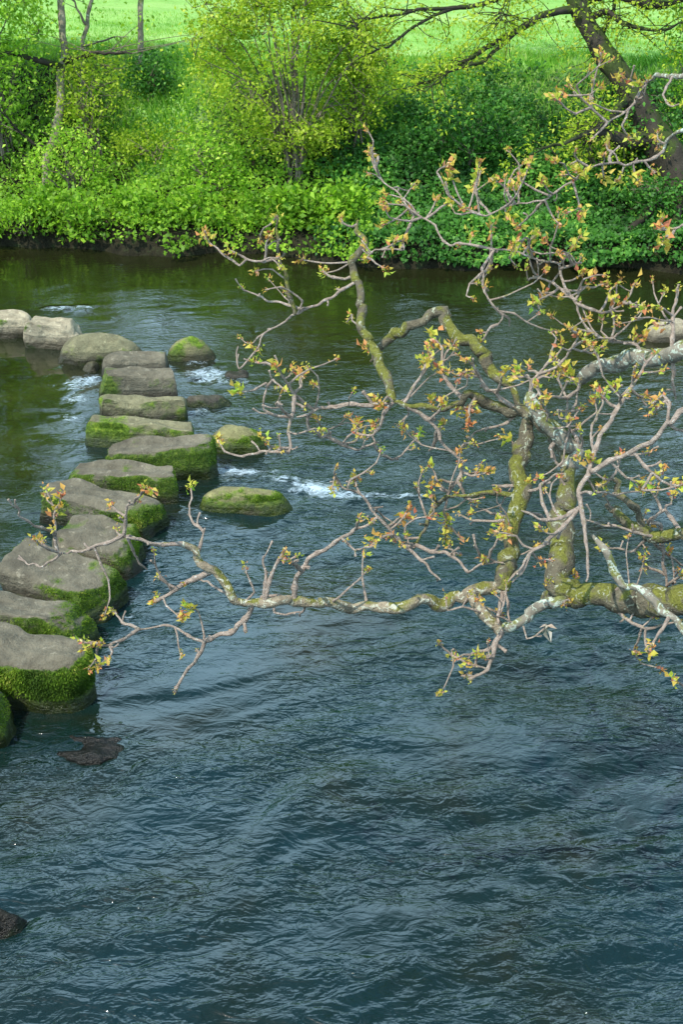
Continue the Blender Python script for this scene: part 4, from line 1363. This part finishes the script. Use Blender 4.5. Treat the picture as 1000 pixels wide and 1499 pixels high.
    t([(842, 440), (822, 424), (808, 412), (778, 403)], 'j2', 7, key='j5', cl=0)
    t([(818, 426), (800, 438), (780, 446)], 'j5', 5, csize=1.2)
    t([(824, 392), (838, 390), (852, 387)], 'j4', 6, key='j6', csize=0.6)
    t([(835, 388), (836, 370), (840, 360)], 'j6', 5)
    t([(845, 438), (852, 420), (870, 418), (886, 412)], 'j4', 5, csize=1.2)
    t([(860, 420), (850, 410), (846, 402)], 'j4', 5, csize=1.2) if False else None
    t([(720, 364), (718, 388), (705, 402), (703, 416)], 'j4', 8, cl=0)
    t([(722, 375), (705, 395), (712, 430), (735, 462), (728, 476)], 'j4', 6, cl=0, key='j8')
    t([(735, 460), (746, 466), (745, 476)], 'j8', 6, cl=0)
    t([(720, 364), (690, 358), (655, 354), (635, 332), (610, 320), (580, 288), (560, 262), (548, 235)], 'j4', 5, key='j7')
    t([(612, 322), (590, 300), (560, 300)], 'j7', 5)
    t([(598, 340), (593, 355), (591, 368), (568, 366), (548, 366), (535, 378)], 'j7', 5, cl=0, key='j9')
    t([(575, 366), (577, 358), (576, 352)], 'j9', 5, csize=1.0)
    t([(620, 325), (640, 310), (660, 298)], 'j7', 6)
    t([(548, 246), (556, 230), (540, 222)], 'j7', 7, csize=0.9)
    # upright mossy limb's twigs
    t([(524, 402), (505, 408), (485, 405), (470, 395)], 'H', 7)
    t([(524, 410), (498, 425), (470, 440), (440, 450), (415, 468), (388, 487), (372, 512)], 'H', 6, key='h1')
    t([(430, 456), (420, 410), (408, 375), (402, 345), (402, 318)], 'h1', 8, key='h2', mat='bark_moss')
    t([(410, 380), (385, 383), (358, 380), (335, 372)], 'h2', 6, key='h3')
    t([(360, 380), (350, 388), (335, 376), (318, 362), (300, 345)], 'h3', 5)
    t([(388, 382), (390, 362), (395, 345)], 'h3', 5)
    t([(440, 450), (400, 440), (378, 432), (350, 420)], 'h1', 5)
    t([(372, 510), (352, 540), (345, 520), (348, 505)], 'h1', 4, cl=0)
    t([(352, 540), (340, 532), (330, 515)], 'h1', 4) if False else None
    t([(556, 528), (548, 516), (538, 510)], 'H', 6, csize=1.2)
    # left of the mossy fork
    t([(575, 588), (540, 594), (500, 594), (462, 600), (440, 612), (430, 612)], 'E', 9, key='e1', cl=0)
    t([(462, 600), (445, 588), (430, 575), (418, 555), (404, 535)], 'e1', 7, key='e2', csize=1.3)
    t([(430, 576), (440, 565), (446, 548)], 'e2', 6, csize=1.2)
    t([(404, 538), (390, 530), (374, 530)], 'e2', 6, csize=1.0)
    t([(432, 578), (428, 600), (424, 630), (420, 660), (405, 658)], 'e2', 8, key='e3', csize=0.6)
    t([(420, 655), (398, 655), (384, 640)], 'e3', 6)
    t([(424, 612), (408, 610), (388, 600), (387, 575), (390, 562)], 'e3', 6, key='e4', cl=0)
    t([(388, 565), (400, 556), (418, 572)], 'e4', 6, csize=0.7)
    t([(388, 562), (372, 570), (350, 572)], 'e4', 5, csize=1.1)
    t([(412, 604), (400, 592), (410, 594)], 'e3', 6, cl=0)
    t([(422, 660), (395, 662), (355, 664), (330, 662), (318, 645)], 'e3', 6)
    t([(450, 606), (452, 628), (472, 640), (500, 647), (525, 638), (524, 618)], 'e1', 7, key='e5', csize=1.0)
    t([(480, 643), (500, 652), (520, 658), (546, 656), (552, 650)], 'e5', 6, key='e6', cl=0)
    t([(546, 655), (560, 665), (576, 674), (596, 655), (614, 634)], 'e6', 6, csize=1.1)
    t([(578, 592), (562, 605), (558, 625), (550, 640), (528, 640)], 'E', 8)
    t([(590, 588), (605, 570), (618, 552), (628, 528)], 'E', 7, csize=1.3, key='e7')
    t([(580, 586), (568, 580), (558, 592)], 'E', 6, csize=1.3)
    t([(600, 600), (622, 610), (640, 628), (655, 652), (678, 676)], 'E', 9, key='e8', csize=1.0)
    t([(628, 618), (642, 602), (650, 590)], 'e8', 6)
    t([(642, 630), (634, 650), (632, 660)], 'e8', 7, cl=0)
    t([(676, 674), (675, 695), (660, 718), (650, 745), (655, 760)], 'e8', 8, key='e9', csize=1.2)
    t([(675, 692), (690, 697), (712, 690)], 'e9', 5, csize=1.0)
    t([(668, 704), (680, 725), (698, 738)], 'e9', 7, csize=0.6)
    t([(654, 728), (635, 745), (620, 775), (606, 798)], 'e9', 9, key='e10', cl=0, mat='bark_moss')
    t([(606, 798), (630, 808), (652, 806), (668, 818), (684, 834), (712, 825), (740, 824)], 'e10', 8, key='e11', cl=0)
    t([(711, 822), (722, 806), (738, 788)], 'e11', 7, csize=1.1)
    t([(708, 824), (702, 808), (698, 798)], 'e11', 7, cl=0)
    t([(666, 816), (664, 808), (660, 800)], 'e11', 6, csize=0.9)
    t([(606, 800), (590, 798), (575, 780), (565, 768), (548, 748), (530, 730), (505, 716), (490, 704)], 'e10', 7, key='e12')
    t([(590, 798), (610, 815), (628, 835), (645, 850)], 'e12', 7, cl=0)
    t([(570, 772), (580, 762), (596, 755)], 'e12', 6, csize=1.2)
    t([(575, 782), (558, 788), (545, 792)], 'e12', 6, csize=1.2)
    t([(530, 728), (545, 744), (562, 742)], 'e12', 5, cl=0)
    t([(526, 726), (522, 712), (520, 702)], 'e12', 5)
    t([(672, 582), (656, 560), (650, 540), (646, 512), (634, 500)], 'E', 8, key='e13', csize=1.4)
    t([(648, 535), (652, 520), (660, 510)], 'e13', 5)
    t([(690, 587), (686, 600), (690, 618)], 'E', 6, csize=1.2)
    t([(640, 588), (625, 590), (615, 585)], 'E', 6, csize=1.2) if False else None
    t([(757, 596), (735, 585), (715, 570), (702, 550), (686, 540), (672, 545)], 'E', 9, key='e14', csize=1.1)
    t([(702, 550), (692, 535), (684, 530)], 'e14', 6)
    t([(726, 578), (735, 558), (738, 545)], 'e14', 5)
    t([(745, 650), (748, 625), (735, 618), (725, 617)], 'B', 7, csize=0.8) if False else None
    t([(762, 610), (742, 618), (722, 625), (700, 632), (682, 652)], 'E', 6, csize=0.6)
    t([(775, 590), (780, 565), (772, 548), (755, 550)], 'K', 6, csize=1.1)
    t([(762, 722), (735, 724), (705, 721), (675, 724), (655, 722)], 'B', 11, cl=0, key='b1', mat='bark_moss')
    t([(765, 714), (742, 712), (722, 712)], 'B', 8, cl=0)
    t([(758, 762), (735, 755), (708, 746)], 'B', 8, cl=0)
    t([(755, 765), (725, 762), (698, 758), (674, 750)], 'B', 6, csize=0.6)
    t([(752, 775), (742, 772), (730, 766)], 'B', 6, csize=1.2)
    t([(768, 722), (790, 716), (805, 708)], 'B', 7, cl=0)
    t([(765, 745), (780, 755), (800, 765), (810, 778)], 'B', 7, cl=0)
    # upper right twigs against the ivy slope
    t([(972, 221), (955, 236), (925, 238), (898, 240), (872, 243), (840, 255)], 'U', 6, key='u1')
    t([(972, 222), (962, 212), (940, 200)], 'U', 6) if False else None
    t([(896, 240), (894, 222), (886, 212)], 'u1', 6)
    t([(945, 237), (952, 246), (960, 252)], 'u1', 5, csize=1.2)
    t([(870, 243), (835, 268), (795, 292), (755, 300), (715, 312), (680, 305)], 'u1', 4, key='u2')
    t([(795, 292), (775, 315), (760, 330)], 'u2', 5, csize=1.1)
    t([(755, 300), (740, 275), (725, 262)], 'u2', 5, csize=1.1)
    t([(840, 265), (845, 290), (850, 315)], 'u2', 5, csize=1.2)
    t([(716, 312), (700, 290), (690, 268)], 'u2', 5, csize=1.2)
    t([(680, 305), (655, 285), (640, 250), (655, 235)], 'u2', 5, csize=1.2)
    t([(940, 122), (928, 148), (910, 165), (888, 176)], 'V', 6, key='v1', cl=0)
    t([(888, 176), (868, 158), (848, 142), (825, 138)], 'v1', 5, key='v2', csize=1.2)
    t([(866, 158), (870, 130), (876, 108), (880, 90)], 'v2', 5)
    t([(864, 158), (845, 164), (825, 150), (808, 140)], 'v2', 5, csize=1.2)
    t([(888, 176), (880, 192), (870, 205)], 'v1', 5)
    t([(930, 145), (945, 142), (938, 125)], 'v1', 5, csize=1.2)
    t([(940, 122), (925, 118), (905, 118)], 'V', 5, csize=1.0)
    t([(985, 110), (970, 140), (985, 155), (1005, 148)], 'V', 5)
    t([(1100, 300), (1040, 320), (990, 340), (965, 335)], 'J', 8, csize=1.2, key='x1', own='J')
    t([(990, 340), (980, 350), (972, 358)], 'x1', 6, csize=1.2)
    t([(790, 340), (770, 350), (750, 355)], 'j4', 5, csize=1.2)
    # clusters read off the photograph
    for px, py, par, s in [(90, 722, 'c4', 1.0), (55, 790, 'c2', 0.9), (440, 380, 'H', 1.0), (475, 400, 'H', 0.9), (535, 380, 'H', 1.0), (160, 425, 'h1', 0.0), (670, 600, 'E', 1.1), (632, 585, 'E', 1.2),
                           (690, 600, 'E', 1.1), (772, 605, 'A', 1.3), (745, 640, 'B', 1.1), (600, 745, 'e12', 1.0), (565, 785, 'e12', 1.0), (655, 770, 'e9', 1.3), (652, 790, 'e9', 1.2),
                           (678, 790, 'e9', 1.0), (742, 780, 'B', 1.0), (865, 670, 'q3', 1.2), (880, 710, 'N2', 1.1), (970, 690, 'q4', 1.1), (760, 540, 'k2', 1.0), (830, 540, 'k3', 1.4), (838, 555, 'k3', 1.3),
                           (960, 475, 'j1', 1.3), (945, 490, 'j2', 1.3), (930, 492, 'j2', 1.0), (870, 408, 'j4', 1.2), (855, 400, 'j4', 1.2), (800, 430, 'j5', 1.2), (650, 620, 'e8', 1.0), (700, 690, 'e9', 1.1),
                           (720, 330, 'j4', 1.2), (745, 320, 'u2', 1.2), (780, 345, 'j4', 1.2), (820, 330, 'u2', 1.2), (850, 345, 'j4', 1.1), (690, 345, 'j7', 1.1), (760, 270, 'u2', 1.1),
                           (700, 255, 'u2', 1.1), (640, 290, 'j7', 1.0), (660, 255, 'u2', 1.1), (560, 330, 'j7', 1.0), (600, 310, 'j7', 1.0), (795, 265, 'u2', 1.0), (905, 265, 'u1', 1.2), (935, 265, 'u1', 1.2), (885, 260, 'u1', 1.2),
                           (855, 250, 'u1', 1.2), (555, 520, 'G', 0.9), (525, 620, 'e5', 1.0), (430, 540, 'e2', 1.0)]:
        if s:
            bud(px, py, par, s)
    # ---- fine twigs, too many and thin to count
    gf = Geo()
    keys = [k for k in SK if k not in ('T',)]
    for q in range(175):
        k = keys[rng.integers(len(keys))]
        A = SK[k]
        p0 = A[rng.integers(len(A) // 3, len(A))]
        x0, y0 = pxy(p0[None])[0]
        if not (-20 < x0 < 1150) or (x0 < 420 and rng.random() < 0.6):
            continue
        ln = rng.uniform(0.08, 0.30)
        dv = unit(np.array([rng.normal() - 0.25, rng.normal() * 0.7, rng.normal() * 0.6 + 0.25]))
        pts3 = [p0]
        for z in range(4):
            dv = unit(dv + rng.normal(size=3) * 0.38 + np.array([0, 0, 0.08]))
            pts3.append(pts3[-1] + dv * ln / 4)
        Q, t3 = resample(pts3, 0.012, 0.7)
        r3 = rng.uniform(0.0034, 0.0052) * (1 - 0.55 * t3) * (1 + 0.35 * np.cos(t3 * 4 * 2 * math.pi) ** 8)
        tube(gf, Q, r3, 6)
        if rng.random() < 0.55:
            m = Q[len(Q) // 2]
            e = m + unit(dv + rng.normal(size=3) * 0.8) * rng.uniform(0.02, 0.08)
            tube(gf, resample([m, e], 0.012)[0], 0.003, 5)
            CL.append((e, unit(e - m), rng.uniform(0.45, 0.8), root))
        CL.append((Q[-1], dv, rng.uniform(0.5, 1.0), root))
    ft = gf.build('fine_twigs', M['twig'], root)
    ft['kind'] = 'stuff'
    # ---- leaf clusters: each a bunch of opening leaflets and bud scales
    def cluster(e, T, s, own, geo=None):
        g = geo or Geo()
        red = rng.random()
        n = int(rng.integers(11, 20) * (0.5 + 0.5 * s))
        d = unit(T * 0.8 + np.array([0, 0, 0.3]) + rng.normal(size=(n, 3)) * 0.75)
        tn = np.clip(rng.normal(0.70 - 0.42 * red, 0.2, n), 0, 1)
        C = e + T * rng.uniform(-0.030, 0.012, (n, 1)) * s + d * 0.004 + rng.normal(size=(n, 3)) * 0.008 * s
        leaves(g, C, 0.023 * s * rng.uniform(0.45, 1.5, n), nrm=T, up_bias=0.3, tint=tn, rng=rng, asp=0.58, fold=0.6, dirs=d)
        k = 5
        d2 = unit(T + rng.normal(size=(k, 3)) * 0.4)
        leaves(g, e - T * 0.012 + rng.normal(size=(k, 3)) * 0.004, 0.021 * s * rng.uniform(0.7, 1.2, k), nrm=T, up_bias=0.3, tint=rng.random(k), rng=rng, asp=0.5, fold=0.7, dirs=d2, mi=1)
        if geo is None:
            g.build('leaf_cluster', [M['bud'], M['bud_red']], own)
    CL.sort(key=lambda c: -c[2])
    for c in CL[:100]:
        cluster(*c)
    gg = Geo()
    for c in CL[100:]:
        cluster(*c, geo=gg)
    o = gg.build('leaf_clusters', [M['bud'], M['bud_red']], root)
    o['kind'] = 'stuff'
    # the one withered white leaf
    A = SK['d2'][-1]
    g = Geo()
    nw = 9
    dw = unit(np.array([[0.35, -0.1, -1], [0.5, -0.2, -0.9], [0.2, 0.1, -1], [-0.7, 0, 0.25], [0.8, -0.2, 0.15], [-0.4, -0.5, 0.7], [0.9, 0.3, -0.2], [0.1, -0.6, 0.4], [-0.2, 0.5, -0.5]]) + rng.normal(size=(nw, 3)) * 0.12)
    leaves(g, A + rng.normal(size=(nw, 3)) * 0.006, np.array([0.068, 0.055, 0.048, 0.036, 0.038, 0.03, 0.03, 0.026, 0.03]), tint=rng.random(nw), rng=rng, asp=0.42, fold=0.8, dirs=dw)
    w = g.build('withered_leaf', M['white_leaf'], LB['D'])
    w['label'] = 'pale withered leaf hanging below the lichen-covered side branch'
    print('clusters', len(CL))


overhanging_tree()

# crown of the same bank further up is out of the picture


# ------------------------------------------------------------------ light
world = bpy.data.worlds.new('World')
SC.world = world
world.use_nodes = True
nt = world.node_tree
nt.nodes.clear()
SUN = unit(np.array([-0.42, -0.36, 0.83]))
el = math.asin(SUN[2])
az = math.atan2(SUN[0], SUN[1])
sky = nt.nodes.new('ShaderNodeTexSky')
sky.sky_type = 'NISHITA'
sky.sun_disc = False
sky.sun_elevation = el
sky.sun_rotation = az
sky.air_density = 1.0
sky.dust_density = 1.2
bg = nt.nodes.new('ShaderNodeBackground')
bg.inputs['Strength'].default_value = 0.12
tc = nt.nodes.new('ShaderNodeTexCoord')
mp = nt.nodes.new('ShaderNodeMapping')
mp.inputs['Scale'].default_value = (1, 1, 2.2)
cl = nt.nodes.new('ShaderNodeTexNoise')
cl.inputs['Scale'].default_value = 2.3
cl.inputs['Detail'].default_value = 6
cr = nt.nodes.new('ShaderNodeValToRGB')
cr.color_ramp.elements[0].position = 0.35
cr.color_ramp.elements[1].position = 0.50
# added low cloud band, shaped and tinted for the water's reflections; clear overhead
spz = nt.nodes.new('ShaderNodeSeparateXYZ')
band = nt.nodes.new('ShaderNodeValToRGB')
band.color_ramp.elements[0].position = 0.0
band.color_ramp.elements[0].color = (1, 1, 1, 1)
band.color_ramp.elements[1].position = 0.80
band.color_ramp.elements[1].color = (0, 0, 0, 1)
e2 = band.color_ramp.elements.new(0.58)
e2.color = (1, 1, 1, 1)
mul = nt.nodes.new('ShaderNodeMath')
mul.operation = 'MULTIPLY'
nt.links.new(tc.outputs['Generated'], spz.inputs[0])
nt.links.new(spz.outputs['Z'], band.inputs['Fac'])
nt.links.new(band.outputs['Color'], mul.inputs[0])
nt.links.new(cr.outputs['Color'], mul.inputs[1])
mx = nt.nodes.new('ShaderNodeMix')
mx.data_type = 'RGBA'
mx.inputs[7].default_value = (11.0, 16.8, 21.2, 1)
wo = nt.nodes.new('ShaderNodeOutputWorld')
nt.links.new(tc.outputs['Generated'], mp.inputs[0])
nt.links.new(mp.outputs[0], cl.inputs['Vector'])
nt.links.new(cl.outputs['Fac'], cr.inputs['Fac'])
nt.links.new(mul.outputs[0], mx.inputs[0])
nt.links.new(sky.outputs[0], mx.inputs[6])
nt.links.new(mx.outputs[2], bg.inputs['Color'])
nt.links.new(bg.outputs[0], wo.inputs['Surface'])
sun = bpy.data.lights.new('sun', 'SUN')
sun.energy = 4.2
sun.angle = R(0.6)
sun.color = (1.0, 0.95, 0.86)
so = bpy.data.objects.new('sun', sun)
COL.objects.link(so)
so.rotation_euler = Vector(SUN).to_track_quat('Z', 'Y').to_euler()
so.location = (-10, 0, 20)

SC.view_settings.view_transform = 'Standard'
SC.view_settings.look = 'None'
SC.view_settings.gamma = 1
SC.view_settings.exposure = 0.5
